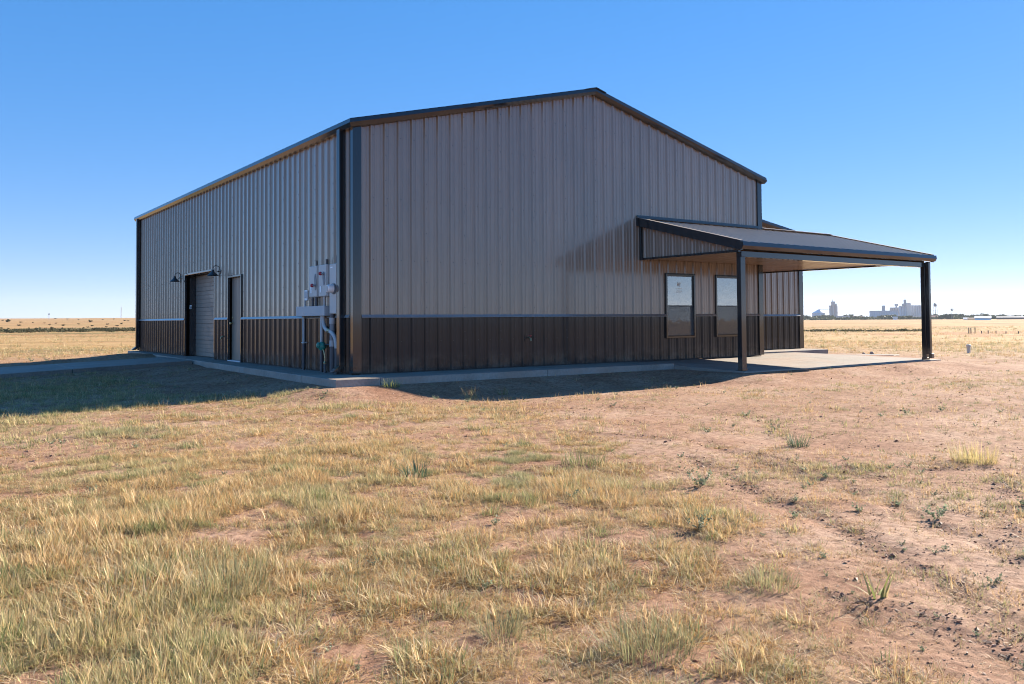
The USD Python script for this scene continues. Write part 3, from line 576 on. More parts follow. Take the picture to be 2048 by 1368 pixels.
# ---------------------------------------------------------------- fittings on the long wall near the corner
def fit(name, label, cat, group=None): return thing(name, label, cat, group=group)
def face_box(x0, x1, y0, y1, z0, z1, bev=.008): return MB().box((-x1, y0, z0), (-x0, y1, z1), bev)
for k, (y0, y1, lab) in enumerate(((1.521, 1.933, 'grey switch box with red handle low on its right side, left of its twin'), (1.006, 1.42, 'grey switch box with red handle at upper middle, next to the meter box'))):
    t = fit('disconnect_switch', lab, 'switch box', 'pair of grey switch boxes'); d = .108 if k == 0 else .118
    obj('box', face_box(.045, d, y0, y1, 1.533, 2.182), 'box_grey', t)
    obj('cover', face_box(d, d + .014, y0 + .012, y1 - .004, 1.545, 2.176, .005), 'box_grey', t)
    obj('conduit_stub', MB().tube([(-.08, (y0 + y1) / 2 - .1, 2.18), (-.08, (y0 + y1) / 2 - .1, 2.29)], .022, 8), 'pvc_dark', t)
    X = -(d + .016); yh = y0 + (.10 if k == 0 else .16); zh = 1.775 if k == 0 else 2.0
    th = np.linspace(0, 2 * np.pi, 20)[:-1]; P2 = [(yh - .03 + .055 * math.cos(q) * (1 + .3 * math.sin(2 * q)), zh - .03 + (.17 if k == 0 else .14) * math.sin(q) + (.10 if k == 0 else -.07)) for q in th]
    obj('handle_plate', MB().prism(P2, X - .006, X, (1, 2, 0)), 'decal_grey', t)
    hd = obj('handle', MB().tube([(X - .004, yh - .05, zh), (X - .03, yh - .04, zh), (X - .045, yh + .0, zh), (X - .05, yh + .02, zh)], .014, 8), 'decal_grey', t)
    obj('grip', MB().tm(trimesh.creation.icosphere(2, .038).apply_translation((X - .05, yh + .03, zh))), 'red_plastic', hd, smooth=True)
    obj('nameplate', MB().box((X - .003, y0 + .27, 1.62), (X, y0 + .33, 1.75)), 'far_white', t)
t = fit('electric_meter', 'tall grey meter box with round glass meter beside the corner downspout', 'electric meter')
obj('box', face_box(.045, .118, .537, .876, 1.176, 2.172), 'box_grey', t); obj('cover', face_box(.118, .130, .549, .868, 1.19, 2.16, .004), 'box_grey', t)
mt = obj('meter', MB().lathe([(0, 0), (.095, 0), (.095, .03), (.082, .035), (.080, .13), (.066, .155), (0, .16)], (-.130, .64, 1.675), (-1, 0, 0), 24), 'white_plastic', t, smooth=40)
obj('ring', MB().lathe([(.083, .0), (.105, .0), (.105, .035), (.083, .035)], (-.131, .64, 1.675), (-1, 0, 0), 24), 'decal_grey', mt)
obj('dial', MB().lathe([(0, 0), (.058, 0), (.058, .002), (0, .002)], (-.2905, .64, 1.675), (-1, 0, 0), 20), 'box_grey', mt)
obj('label', MB().box((-.1315, .72, 2.09), (-.1302, .82, 2.115)), 'far_white', t)
obj('conduit_stub', MB().tube([(-.08, .60, 2.17), (-.08, .60, 2.33)], .03, 10), 'pvc_dark', t)
t = fit('wiring_trough', 'long horizontal blue-grey wiring trough under the switch boxes', 'wiring trough')
obj('box', face_box(.045, .178, .992, 2.50, 1.141, 1.341), 'trough_grey', t); obj('cover', face_box(.178, .185, 1.0, 2.495, 1.146, 1.346, .003), 'trough_grey', t)
for y, r, m in ((2.22, .018, 'pvc_grey'), (1.80, .03, 'pvc_dark'), (1.62, .03, 'pvc_dark'), (1.20, .026, 'pvc_grey')): obj('nipple', MB().tube([(-.09, y, 1.335), (-.09, y, 1.535 if y < 2 else 1.48)], r, 10), m, t)
t = fit('outlet_box', 'small white weatherproof outlet box left of the switch boxes', 'outlet box')
obj('box', face_box(.045, .085, 2.150, 2.285, 1.477, 1.70), 'white_plastic', t); obj('cover', face_box(.085, .094, 2.165, 2.275, 1.53, 1.67, .004), 'trough_grey', t)
def pipe(pts, r, m, t, name='pipe', n=12): return obj(name, MB().tube(pts, r, n), m, t, smooth=50)
t = fit('conduit_pipe', 'straight thin conduit at the left end of the wiring trough', 'conduit')
pipe([(-.10, 2.28, 1.14), (-.10, 2.28, .56)], .028, 'pvc_grey', t); pipe([(-.10, 2.28, .56), (-.10, 2.28, -.02)], .0265, 'pvc_dark', t); obj('strap', MB().box((-.13, 2.22, .57), (-.045, 2.34, .595), .003), 'pvc_grey', t)
t = fit('conduit_pipe', 'conduit with the green valve hanging from the wiring trough', 'conduit')
pipe([(-.11, 1.30, 1.14), (-.11, 1.30, .55)], .034, 'pvc_grey', t); pipe([(-.11, 1.30, .55), (-.11, 1.30, -.02)], .032, 'pvc_dark', t)
t = fit('conduit_pipe', 'pale conduit that bends twice and drops beside the corner downspout', 'conduit')
pts = [(-.12, 1.20, 1.14), (-.12, 1.19, 1.02), (-.12, 1.14, .92), (-.13, 1.02, .855), (-.13, .87, .84), (-.14, .70, .80), (-.14, .57, .71), (-.14, .52, .60), (-.14, .51, .50)]
tq = np.linspace(0, len(pts) - 1, 33); pp = np.stack([np.interp(tq, range(len(pts)), np.array(pts)[:, k]) for k in range(3)], -1)
for _ in range(3): pp[1:-1] = (pp[:-2] + 2 * pp[1:-1] + pp[2:]) / 4
pipe(pp, .040, 'pvc_grey', t); pipe([(-.14, .51, .50), (-.14, .51, -.02)], .038, 'pvc_dark', t); obj('coupling', MB().tube([(-.13, .93, .845), (-.13, .83, .835)], .047, 12), 'brass', t)
t = fit('conduit_pipe', 'thickest conduit, dropping from the meter box to the concrete', 'conduit')
pipe([(-.10, .79, 1.176), (-.10, .79, 1.08)], .045, 'pvc_dark', t); pipe([(-.10, .79, 1.10), (-.10, .79, .98)], .062, 'pvc_grey', t, 'coupling'); pipe([(-.10, .79, .98), (-.10, .79, .65)], .055, 'decal_grey', t)
pipe([(-.10, .79, .65), (-.10, .79, .53)], .062, 'pvc_grey', t, 'coupling'); pipe([(-.10, .79, .53), (-.10, .79, -.02)], .055, 'pvc_dark', t)
t = fit('pressure_valve', 'round green valve on the conduits under the trough', 'valve')
v_ = (-.18, 1.12, .53)
obj('body', MB().lathe([(0, -.085), (.05, -.08), (.085, -.03), (.09, .02), (.06, .07), (.03, .09), (0, .09)], v_, (0, 0, 1), 16), 'green_enamel', t, smooth=40)
obj('bonnet', MB().lathe([(0, 0), (.06, 0), (.062, .02), (.035, .05), (0, .055)], (-.245, 1.12, .55), (-1, 0, 0), 14), 'green_enamel', t, smooth=40)
obj('drain_line', MB().tube([(-.18, 1.07, .47), (-.175, 1.02, .40), (-.17, 1.0, .30)], .014, 8).lathe([(0, 0), (.03, .005), (.034, .03), (.02, .06), (0, .065)], (-.17, 1.0, .17), (0, 0, 1), 10).tube([(-.17, 1.0, .31), (-.17, 1.0, .22)], .011, 8), 'brass', t)
obj('riser', MB().tube([(-.17, 1.0, .18), (-.17, .99, -.02)], .026, 10), 'pvc_dark', t)
obj('cross_pipe', MB().tube([(-.16, 1.05, .56), (-.11, .84, .57)], .015, 8), 'lamp_black', t)
# gooseneck wall lamps either side of the garage door
def lamp(y, lab):
    t = thing('wall_lamp', lab, 'wall lamp', (-.035, y, 2.40), group='gooseneck lamps beside the garage door')
    obj('wall_plate', MB().lathe([(0, 0), (.062, 0), (.062, .012), (.045, .022), (0, .024)], (0, 0, 0), (-1, 0, 0), 18), 'lamp_black', t)
    th = np.linspace(-.35 * np.pi, np.pi, 20)
    arc = [(-.02, 0, 0), (-.05, 0, .0)] + [(-.125 + .085 * math.cos(q), 0, .075 + .085 * math.sin(q)) for q in np.linspace(-.42 * np.pi, np.pi * 1.02, 18)] + [(-.215, 0, .02)]
    obj('arm', MB().tube(arc, .010, 8), 'lamp_black', t, smooth=60)
    sh_ = obj('shade', MB().lathe([(.0, .055), (.034, .055), (.036, .01), (.055, -.02), (.085, -.05), (.14, -.098), (.148, -.115), (.143, -.115), (.135, -.10), (.08, -.058), (.035, -.02), (0, -.01)], (-.215, 0, 0), (0, 0, 1), 24), 'lamp_black', t, smooth=35)
    obj('bulb', MB().tm(trimesh.creation.icosphere(2, .028).apply_translation((-.215, 0, -.05))), 'lamp_white', sh_, smooth=True)
lamp(8.30, 'black gooseneck lamp between the garage door and the walk door'); lamp(12.24, 'black gooseneck lamp on the far side of the garage door')

# ---------------------------------------------------------------- far things; az = degrees right of the camera's heading, r = distance
def polar(az, r): a = math.radians(az); return CAM[0] + r * (math.cos(a) * fw[0] + math.sin(a) * rt[0]), CAM[1] + r * (math.cos(a) * fw[1] + math.sin(a) * rt[1])
def pxaz(x): return math.degrees(math.atan((x - 1024) / FPX))
def rowz(x, y, r):                               # height that stands r metres off and so many degrees up
    d = f2 + r3 * (x - 1024) / FPX - u3 * (y - CY) / FPX; return CAM[2] + d[2] / np.hypot(d[0], d[1]) * r
TOWN = 1900.0
def far_thing(name, label, cat, px, r=TOWN):
    x, y = polar(pxaz(px), r); a = math.atan2(y - CAM[1], x - CAM[0])
    t = thing(name, label, cat, (x, y, gz1(x, y) - .3), a - math.pi / 2)       # local +x to the right across the view, +y away
    k = r / math.cos(math.radians(pxaz(px))) / FPX * math.cos(math.radians(pxaz(px)))  # metres per pixel across
    return t, k, gz1(x, y) - .3
def hz(px, py, z0, r=TOWN): return rowz(px, py, r) - z0
def silo_row(t, name, x0, x1, h, ncol, m, depth=2):
    d = (x1 - x0) / ncol; mb = MB()
    for i in range(ncol):
        for j in range(depth): mb.lathe([(0, 0), (d * .51, 0), (d * .51, h), (0, h)], (x0 + d * (i + .5), j * d * .98, 0), (0, 0, 1), 14)
    return obj(name, mb, m, t, smooth=40)
t, k, z0 = far_thing('grain_elevator', 'tall lone grain elevator with a square headhouse, beside the white grain bin', 'grain elevator', 1666.5)
h = hz(1666, 611, z0); silo_row(t, 'silo', -7.5 * k, 7.5 * k, h, 3, 'silo_concrete')
hh = hz(1666, 603, z0); obj('headhouse', MB().box((-4 * k, -3 * k, h), (3 * k, 5 * k, hh), .3).box((2 * k, -2 * k, h), (6 * k, 4 * k, h + (hh - h) * .45), .2), 'silo_concrete', t)
obj('mast', MB().tube([(-1 * k, 0, hh), (-1 * k, 0, hz(1666, 598.5, z0))], .5, 6).box((-1.8 * k, -.5 * k, hh + 2), (-.2 * k, .5 * k, hh + 3.2)), 'steel_far', t)
t, k, z0 = far_thing('grain_bin', 'white peaked grain bin with a thin conveyor running to the tall elevator', 'grain bin', 1637)
h = hz(1637, 626, z0); ha = hz(1637, 619, z0); obj('bin', MB().lathe([(0, 0), (12 * k, 0), (12 * k, h), (0, h)], (0, 0, 0), (0, 0, 1), 28), 'bin_metal', t, smooth=40); obj('roof', MB().lathe([(12.3 * k, h), (1 * k, ha), (0, ha)], (0, 0, 0), (0, 0, 1), 28), 'bin_metal', t)
obj('conveyor', MB().tube([(0, 0, ha + .6), (25 * k, 0, ha + .5)], .55, 6), 'steel_far', t)
t, k, z0 = far_thing('grain_elevator', 'long low grain store with a slim tower in its middle, leftmost of the elevator cluster', 'grain elevator', 1768)
h = hz(1768, 622.3, z0); sb = obj('silo', MB().box((-25 * k, 0, 0), (23 * k, 14 * k, h), .3), 'bin_metal', t); hh = hz(1768, 611, z0)
for i in range(12): obj('buttress', MB().box((-25 * k + i * 4.1 * k, -.5, 0), (-25 * k + i * 4.1 * k + .7, .05, h - .5)), 'steel_far', sb)
obj('tower', MB().box((-4 * k, 1 * k, h), (1.4 * k, 6 * k, hh), .2), 'silo_concrete', t); obj('roof', MB().prism([(-25.4 * k, h), (23.4 * k, h), (23 * k, h + 1), (-25 * k, h + 1)], -.4, 14.2 * k, (0, 2, 1)), 'steel_far', t)
t, k, z0 = far_thing('grain_elevator', 'squat pale silo block with a small box on top, middle of the elevator cluster', 'grain elevator', 1789, TOWN + 90)
h = hz(1789, 614.8, z0, TOWN + 90); silo_row(t, 'silo', -8.2 * k, 8.2 * k, h, 4, 'silo_concrete'); hh = hz(1789, 608, z0, TOWN + 90)
obj('headhouse', MB().box((1.2 * k, 0, h), (4 * k, 3 * k, h + (hh - h) * .4), .1).box((0, -.5 * k, h + (hh - h) * .4), (5.8 * k, 3.5 * k, hh), .2), 'steel_far', t)
t, k, z0 = far_thing('grain_elevator', 'stepped cream grain elevator with the highest headhouse tower', 'grain elevator', 1810)
h = hz(1810, 612, z0); silo_row(t, 'silo', -10 * k, 2.2 * k, h, 3, 'bin_metal'); h2 = hz(1810, 606, z0)
obj('tower', MB().box((2.3 * k, -4 * k, 0), (9.4 * k, 6 * k, h2), .3), 'silo_cream', t); h3 = hz(1810, 599.5, z0)
obj('headhouse', MB().box((-5.5 * k, -3 * k, h), (2.25 * k, 5 * k, h2 - 1.5), .2).box((-2.4 * k, -1.5 * k, h2 - 1.5), (2 * k, 2.5 * k, h3), .2), 'silo_concrete', t)
obj('mast', MB().tube([(0, 0, h3), (0, 0, h3 + 4)], .35, 6), 'steel_far', t)
t, k, z0 = far_thing('silo_row', 'long even row of tall pale silos running behind the right porch post', 'silos', 1835.5, TOWN + 25)
h = hz(1835, 611.6, z0, TOWN + 25); silo_row(t, 'silo', -15.5 * k, 14 * k, h, 8, 'bin_metal'); obj('roof', MB().box((-15.5 * k, -1.5 * k, h), (14 * k, 5 * k, h + 1.2)), 'steel_far', t)
t, k, z0 = far_thing('water_tower', 'dark water tower on thin legs just right of the right porch post', 'water tower', 1870, 1700)
ht = hz(1870, 605.5, z0, 1700); hb = hz(1870, 613.8, z0, 1700); rr = 2.6 * k
obj('tank', MB().lathe([(0, hb), (rr * .6, hb + .7), (rr, hb + 2.2), (rr, ht - 2.2), (rr * .5, ht - .6), (0, ht)], (0, 0, 0), (0, 0, 1), 18), 'tank_far', t, smooth=40)
obj('riser', MB().tube([(0, 0, 0), (0, 0, hb + .5)], .5, 8), 'steel_far', t)
for sx in (-1, 1):
    for sy in (-1, 1): obj('leg', MB().tube([(sx * 4.3 * k, sy * 4.3 * k, 0), (sx * rr * .95, sy * rr * .7, hb + 2)], .34, 6), 'steel_far', t)
mb = MB()
for q in (.35, .68):
    e = 4.3 * k + (rr * .95 - 4.3 * k) * q; cs = [(-e, -e), (e, -e), (e, e), (-e, e), (-e, -e)]
    for a, b_ in zip(cs[:-1], cs[1:]): mb.tube([(*a, hb * q), (*b_, hb * q)], .22, 5)
obj('brace', mb, 'steel_far', t)
def windmill(px, r, ytop, lab, vane=True):
    t, k, z0 = far_thing('windmill', lab, 'windmill', px, r); h = hz(px, ytop, z0, r)
    mb = MB()
    for sx in (-1, 1):
        for sy in (-1, 1): mb.tube([(sx * h * .09, sy * h * .09, 0), (sx * .15, sy * .15, h)], h * .012, 5)
    obj('tower', mb, 'steel_far', t); mb = MB(); R_ = h * .13
    for q in np.linspace(0, 2 * np.pi, 13)[:-1]:
        c_, s_ = math.cos(q), math.sin(q); n_ = np.array([-s_, 0, c_]) * R_ * .17; p0 = np.array([c_, 0, s_]) * R_ * .25; p1 = np.array([c_, 0, s_]) * R_
        o_ = np.array([0, -.3, h]); mb.add([o_ + p0 - n_ * .4, o_ + p1 - n_, o_ + p1 + n_ + [0, .25, 0], o_ + p0 + n_ * .4 + [0, .1, 0]], [[0, 1, 2, 3], [3, 2, 1, 0]])
    obj('blades', mb, 'tank_far', t); obj('tail', MB().box((-.08, -.2, h - .05), (.08, R_ * 1.2, h + .05)).box((-.06, R_ * 1.2, h - R_ * .3), (.06, R_ * 2, h + R_ * .3)), 'tank_far', t)
windmill(1903.5, 900, 619.5, 'windmill rising over the trees right of the water tower'); windmill(98, 700, 628.5, 'lone windmill on the bare left horizon')
t, k, z0 = far_thing('radio_mast', 'thin radio mast on the left horizon close to the building', 'mast', 242.5, 2600); h = hz(242, 614, z0, 2600)
obj('lattice', MB().tube([(-1, -1, 0), (-.7, -.7, h)], .35, 4).tube([(1, -1, 0), (.7, -.7, h)], .35, 4).tube([(0, 1, 0), (0, .7, h)], .35, 4), 'steel_far', t); obj('antenna', MB().tube([(0, 0, h), (0, 0, h + 6)], .25, 4), 'steel_far', t)
def house(name, px0, px1, ytop, ybase, r, wall, roof, lab, cat, pitched=True, rise=.4):
    pc_ = (px0 + px1) / 2; t, k, z0 = far_thing(name, lab, cat, pc_, r); h = hz(pc_, ytop, z0, r); w = (px1 - px0) / 2 * k; d = w * .6 + 2; hw = h * (1 - rise)
    obj('wall', MB().box((-w, 0, 0), (w, 2 * d, hw)), wall, t)
    obj('roof', MB().prism([(-.4, hw - .1), (d, h), (2 * d + .4, hw - .1), (2 * d + .4, hw + .1), (d, h + .25), (-.4, hw + .15)], -w - .3, w + .3, (1, 2, 0)), roof, t)
    if w > 3 and cat == 'house':
        for q in (-.5, .1, .6): obj('window', MB().box((q * w - .5, -.04, hw * .4), (q * w + .5, -.002, hw * .75)), 'tank_far', t)
house('farm_shed', 1952.5, 1977.4, 633.2, 640.2, 640, 'far_white', 'far_white', 'long white metal shed at the field edge, far right', 'shed', rise=.35)
house('brick_house', 1857.5, 1873, 631.5, 638, 1100, 'brick_red', 'brick_red', 'red brick house at the foot of the water tower', 'house')
house('farm_house', 1822, 1842, 631.8, 638, 1150, 'brick_red', 'far_roof', 'low red house with a dark roof in front of the silo row', 'house', rise=.5)
house('farm_house', 1674, 1697, 632.2, 637.6, 1200, 'shed_brown', 'far_roof', 'low brown house with a wide roof right of the lone elevator', 'house', rise=.55)
house('farm_house', 1786, 1793.5, 633.6, 637.4, 1000, 'far_white', 'steel_far', 'tiny white house in front of the squat silo block', 'house')
house('farm_shed', 1927, 1935, 635.8, 638.8, 800, 'far_white', 'far_white', 'tiny white shed left of the long white shed', 'shed')
house('farm_shed', 1936.5, 1951, 636, 638.9, 790, 'shed_brown', 'shed_brown', 'low brown shed between the two white sheds', 'shed')
house('farm_shed', 1999, 2040, 632.8, 638.4, 900, 'shed_brown', 'far_roof', 'long brown shed at the right edge of the picture', 'shed')
house('farm_house', 1706, 1722, 633, 637.6, 1250, 'shed_brown', 'brick_red', 'brown house in the gap left of the elevator cluster', 'house')
# trees: a trunk, some limbs and a crown of many small leaf clumps
def crown(rx, rz_, n, size, seed, flat_=1.0):
    g_ = np.random.default_rng(seed); lob = g_.normal(size=(7, 3)) * [.45 * rx, .45 * rx, .3 * rz_]; pts = []
    lr = g_.uniform(.40, .70, 7)
    k_ = g_.integers(0, 7, n); d = g_.normal(size=(n, 3)); d /= np.linalg.norm(d, axis=1)[:, None]
    c_ = lob[k_] + d * (lr[k_] * g_.uniform(.6, 1.0, n))[:, None] * [rx, rx, rz_ * .8]
    a = g_.normal(size=(n, 3)); a /= np.linalg.norm(a, axis=1)[:, None]; b_ = np.cross(a, g_.normal(size=(n, 3))); b_ /= np.linalg.norm(b_, axis=1)[:, None]
    s_ = size * g_.uniform(.6, 1.4, n)[:, None]
    V = np.stack([c_ - a * s_, c_ + b_ * s_ * .7, c_ + a * s_, c_ - b_ * s_ * .7], 1).reshape(-1, 3); q = np.arange(n * 4).reshape(n, 4)
    return V, np.vstack([q[:, [0, 1, 2]], q[:, [0, 2, 3]]])
TREE_GROUP, TREE_LABEL = 'small trees of the distant tree line', 'small dusty green tree in the tree line below the far town'
protos = []
def tree(loc, h, seed, rz=0):
    t = thing('tree', TREE_LABEL, 'tree', loc, rz, TREE_GROUP); g_ = np.random.default_rng(seed)
    mb = MB().tube([(0, 0, -.3), (.1, 0, h * .25), (.0, .1, h * .6)], [h * .035, h * .028, h * .01], 7)
    for q in range(4): a = g_.uniform(0, 6.28); mb.tube([(0, 0, h * .3), (math.cos(a) * h * .2, math.sin(a) * h * .2, h * .6)], [h * .016, h * .006], 5)
    obj('trunk', mb, 'bark', t); V, F_ = crown(h * .52, h * .42, 420, h * .075, seed); obj('crown', (V + [0, 0, h * .56], F_), 'leaf_far', t); return t
tree_px = []
g_ = np.random.default_rng(31)
for x0, x1, n, ya, yb in ((1604, 1660, 9, 629, 632.5), (1648, 1662, 2, 627.5, 629), (1676, 1745, 10, 629.5, 633.5), (1692, 1706, 2, 627, 628.5), (1745, 1825, 12, 629, 633), (1760, 1795, 4, 627.5, 629.5), (1862, 1866, 1, 624, 625), (1874, 1884, 2, 629, 631), (1880, 1960, 13, 626, 630), (1885, 1912, 4, 625, 627), (1955, 2055, 14, 627.5, 631.5), (1966, 1972, 1, 625.5, 626)):
    for i in range(n): tree_px.append((x0 + (x1 - x0) * (i + g_.uniform(.1, .9)) / n, g_.uniform(ya, yb), g_.uniform(1050, 1650)))
for i, (px, ytop, r) in enumerate(tree_px):
    x, y = polar(pxaz(px), r); z0 = gz1(x, y); h = rowz(px, ytop, r) - z0
    if len(protos) < 4:
        protos.append((tree((x, y, z0), h, 100 + i), h)); continue
    src, h0 = protos[i % 4]; s_ = h / h0; w = s_ * g_.uniform(.9, 1.5)
    copy(src, (x, y, z0), g_.uniform(0, 6.28), scale=(w, w, s_))
V, F_ = [], []
mb = MB()
for i in range(260):
    px = g_.uniform(1604, 2060); r = g_.uniform(1080, 1250); x, y = polar(pxaz(px), r); hh = g_.uniform(2.0, 4.6); c_, f_ = crown(hh * 1.5, hh * .6, 26, hh * .35, 900 + i); mb.add(c_ + [x, y, gz1(x, y) + hh * .45], f_)
obj('hedgerow', mb, 'leaf_far', label='low band of scrub running under the distant town', cat='scrub', kind='stuff')
# dark bushes over the left plain
BUSH_GROUP, BUSH_LABEL = 'dark bushes on the left plain', 'small dark bush dotted on the dry plain left of the building'
bprotos = []
for i, (zx, zy, w) in enumerate([(15, 374, 5), (85, 376, 4), (75, 311, 8), (200, 315, 4), (185, 347, 6), (320, 318, 3), (435, 322, 3), (545, 325, 4), (485, 341, 4), (620, 346, 6), (770, 331, 4), (880, 311, 7), (895, 350, 5), (1045, 335, 5), (1185, 331, 5), (1145, 350, 5), (1250, 302, 4), (610, 377, 5), (1215, 299, 4), (540, 278, 4), (655, 284, 3), (765, 288, 3), (1000, 288, 3), (1110, 284, 3), (30, 297, 4), (1040, 360, 4), (510, 379, 7)]):
    px, py = zx / 4.876, 580 + zy / 4.876
    rs = np.geomspace(120, 1200, 200); xa, ya_ = polar(pxaz(px), rs); X = np.stack([xa - CAM[0], ya_ - CAM[1], base_z(xa, ya_) - CAM[2]], -1); ys = CY - FPX * (X @ u3) / (X @ f2)
    r = rs[int(np.argmin(np.abs(np.array(ys) - py - .6)))]; x, y = polar(pxaz(px), r); z0 = gz1(x, y); rad = w / 2 * r / FPX * 1.1
    if len(bprotos) < 3:
        t = thing('bush', BUSH_LABEL, 'bush', (x, y, z0), 0, BUSH_GROUP); obj('stems', MB().tube([(0, 0, -.1), (.1, 0, rad * .5)], [.08, .04], 5).tube([(0, 0, -.1), (-.2, .1, rad * .5)], [.06, .03], 5), 'bark', t)
        V, F_ = crown(rad, rad * .62, 260, rad * .15, 50 + i); obj('foliage', (V + [0, 0, rad * .5], F_), 'leaf_bush', t); bprotos.append((t, rad)); continue
    src, r0 = bprotos[i % 3]; s_ = rad / r0; copy(src, (x, y, z0), i * 1.3, scale=(s_, s_, s_ * .9))
mb = MB()
for i in range(300):                                                        # the unbroken line of scrub across the left plain
    px = g_.uniform(-60, 290); r = g_.normal(172, 5); x, y = polar(pxaz(px), r); hh = g_.uniform(.25, .7); c_, f_ = crown(hh * 1.4, hh * .7, 40, hh * .22, 1300 + i); mb.add(c_ + [x, y, gz1(x, y) + hh * .4], f_)
obj('scrub_line', mb, 'leaf_bush', label='unbroken line of grey-green scrub across the left plain', cat='scrub', kind='stuff')
mb = MB()
for i in range(230):
    px = g_.uniform(1560, 1850); r = g_.normal(112, 2.2); x, y = polar(pxaz(px), r); hh = g_.uniform(.12, .34); c_, f_ = crown(hh * 1.6, hh * .7, 30, hh * .25, 1700 + i); mb.add(c_ + [x, y, gz1(x, y) + hh * .3], f_)
obj('weed_row', mb, 'leaf_bush', label='row of low green weeds across the field right of the building', cat='weeds', kind='stuff')
# fence posts, cleanout pipe, stones, dark weeds on the right
FG = 'short fence posts in the field at far right'
for i, (px, hgt) in enumerate(((1936, .58), (1940.5, .54), (1949, .58), (1962, .26), (1975, .30), (1990, .24), (2010, .22), (2035, .22))):
    r = 95.0; x, y = polar(pxaz(px), r); t = thing('fence_post', 'weathered wooden post of the broken fence in the field at far right', 'fence post', (x, y, gz1(x, y) - .2), i * .7, FG)
    obj('post', MB().tube([(0, 0, 0), (.02, .01, hgt + .2)], [.05, .042], 7), 'wood_grey', t)
    obj('cap', MB().tube([(.02, .01, hgt + .19), (.02, .01, hgt + .22)], [.04, .02], 7), 'wood_grey', t)
x, y = polar(pxaz(1935), 36.5); t = thing('cleanout_pipe', 'short pale capped pipe standing in the grass right of the porch', 'pipe', (x, y, gz1(x, y)))
obj('pipe', MB().tube([(0, 0, -.1), (0, 0, .26)], .065, 14), 'pipe_white', t, smooth=50); obj('cap', MB().lathe([(0, 0), (.088, 0), (.088, .06), (.05, .085), (0, .085)], (0, 0, .25), (0, 0, 1), 14), 'pipe_white', t, smooth=40)
for px, r, s_, lab in ((1725, 33, .07, 'brown stone lying left of the other stone behind the patio'), (1741, 33.4, .085, 'brown upright stone right of the other stone behind the patio'), (1636, 34, .05, 'flat brown stone at the end of the side apron')):
    x, y = polar(pxaz(px), r); m = trimesh.creation.icosphere(3, 1.0); v = m.vertices; m.vertices = v * (1 + .7 * (meshkit.fbm(v * 1.4 + px, 3) - .5))[:, None] * [s_, s_ * .8, s_ * .9]
    tag(obj('stone', (np.array(m.vertices) + [x, y, gz1(x, y) + s_ * .45], np.array(m.faces)), 'rock_brown', smooth=40), lab, 'stone')

# ---------------------------------------------------------------- grass: tuft prototypes scattered by the million blades
def tuft(nb, rad, hmin, hmax, cols, seed, lean=.5, width=.0022, lie=0.0, curl=.5):
    g_ = np.random.default_rng(seed); V, Fc, C = [], [], []
    cols = np.array(cols)
    for i in range(nb):
        a = g_.uniform(0, 2 * np.pi); rr = rad * math.sqrt(g_.uniform()); b0 = np.array([rr * math.cos(a), rr * math.sin(a), -.008]); a2 = a + g_.normal() * .7
        h = g_.uniform(hmin, hmax); le = abs(g_.normal()) * lean + .08; d = np.array([math.cos(a2), math.sin(a2), 0]); sd = np.array([-math.sin(a2), math.cos(a2), 0]) * width * g_.uniform(.6, 1.4)
        if g_.uniform() < lie: le = g_.uniform(1.2, 1.5)
        col = cols[g_.integers(len(cols))] * g_.uniform(.75, 1.25); n0 = len(V); ang = le * .35; p = b0.copy(); seg = 4
        for j in range(seg + 1):
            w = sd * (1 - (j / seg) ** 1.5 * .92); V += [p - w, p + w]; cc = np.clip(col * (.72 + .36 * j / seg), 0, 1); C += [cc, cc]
            ang += (le - ang) * .5 + curl * g_.uniform(-.15, .45) * .6; ang = min(ang, 1.55 if lie else 2.1)
            p = p + (d * math.sin(ang) + np.array([0, 0, math.cos(ang)])) * h / seg
            p[2] = max(p[2], .004)
        for j in range(seg): q = n0 + 2 * j; Fc += [[q, q + 1, q + 3], [q, q + 3, q + 2]]
    return np.array(V), np.array(Fc), np.array(C)
def weed(seed, n=70, h=.16):
    g_ = np.random.default_rng(seed); V, Fc, C = [], [], []
    for s_ in range(7):
        a = g_.uniform(0, 6.28); tip = np.array([math.cos(a) * h * .7, math.sin(a) * h * .7, h * g_.uniform(.6, 1.1)])
        for j in range(n // 7):
            t_ = g_.uniform(.15, 1); p = tip * t_ * [1, 1, 1]; p[2] = tip[2] * t_ ** .8; u = g_.normal(size=3); u /= np.linalg.norm(u); w = np.cross(u, g_.normal(size=3)); w /= np.linalg.norm(w); l = g_.uniform(.012, .03)
            k_ = len(V); V += [p, p + u * l * .5 + w * l * .28, p + u * l, p + u * l * .5 - w * l * .28]; cc = np.array((.21, .24, .15)) * g_.uniform(.7, 1.3); C += [cc] * 4; Fc += [[k_, k_ + 1, k_ + 2], [k_, k_ + 2, k_ + 3]]
    return np.array(V), np.array(Fc), np.array(C)
TAN = [(.72, .49, .24), (.64, .41, .18), (.80, .61, .35), (.48, .31, .14), (.68, .42, .17)]; OLIVE = [(.42, .38, .17), (.54, .44, .22), (.34, .32, .14), (.62, .48, .26)]
GREEN = [(.24, .27, .11), (.36, .35, .15), (.20, .22, .10), (.52, .43, .22)]; RUST = [(.58, .34, .13), (.50, .28, .10), (.62, .44, .2)]; SAGE = [(.30, .30, .15), (.38, .36, .18), (.23, .23, .12), (.50, .41, .21)]
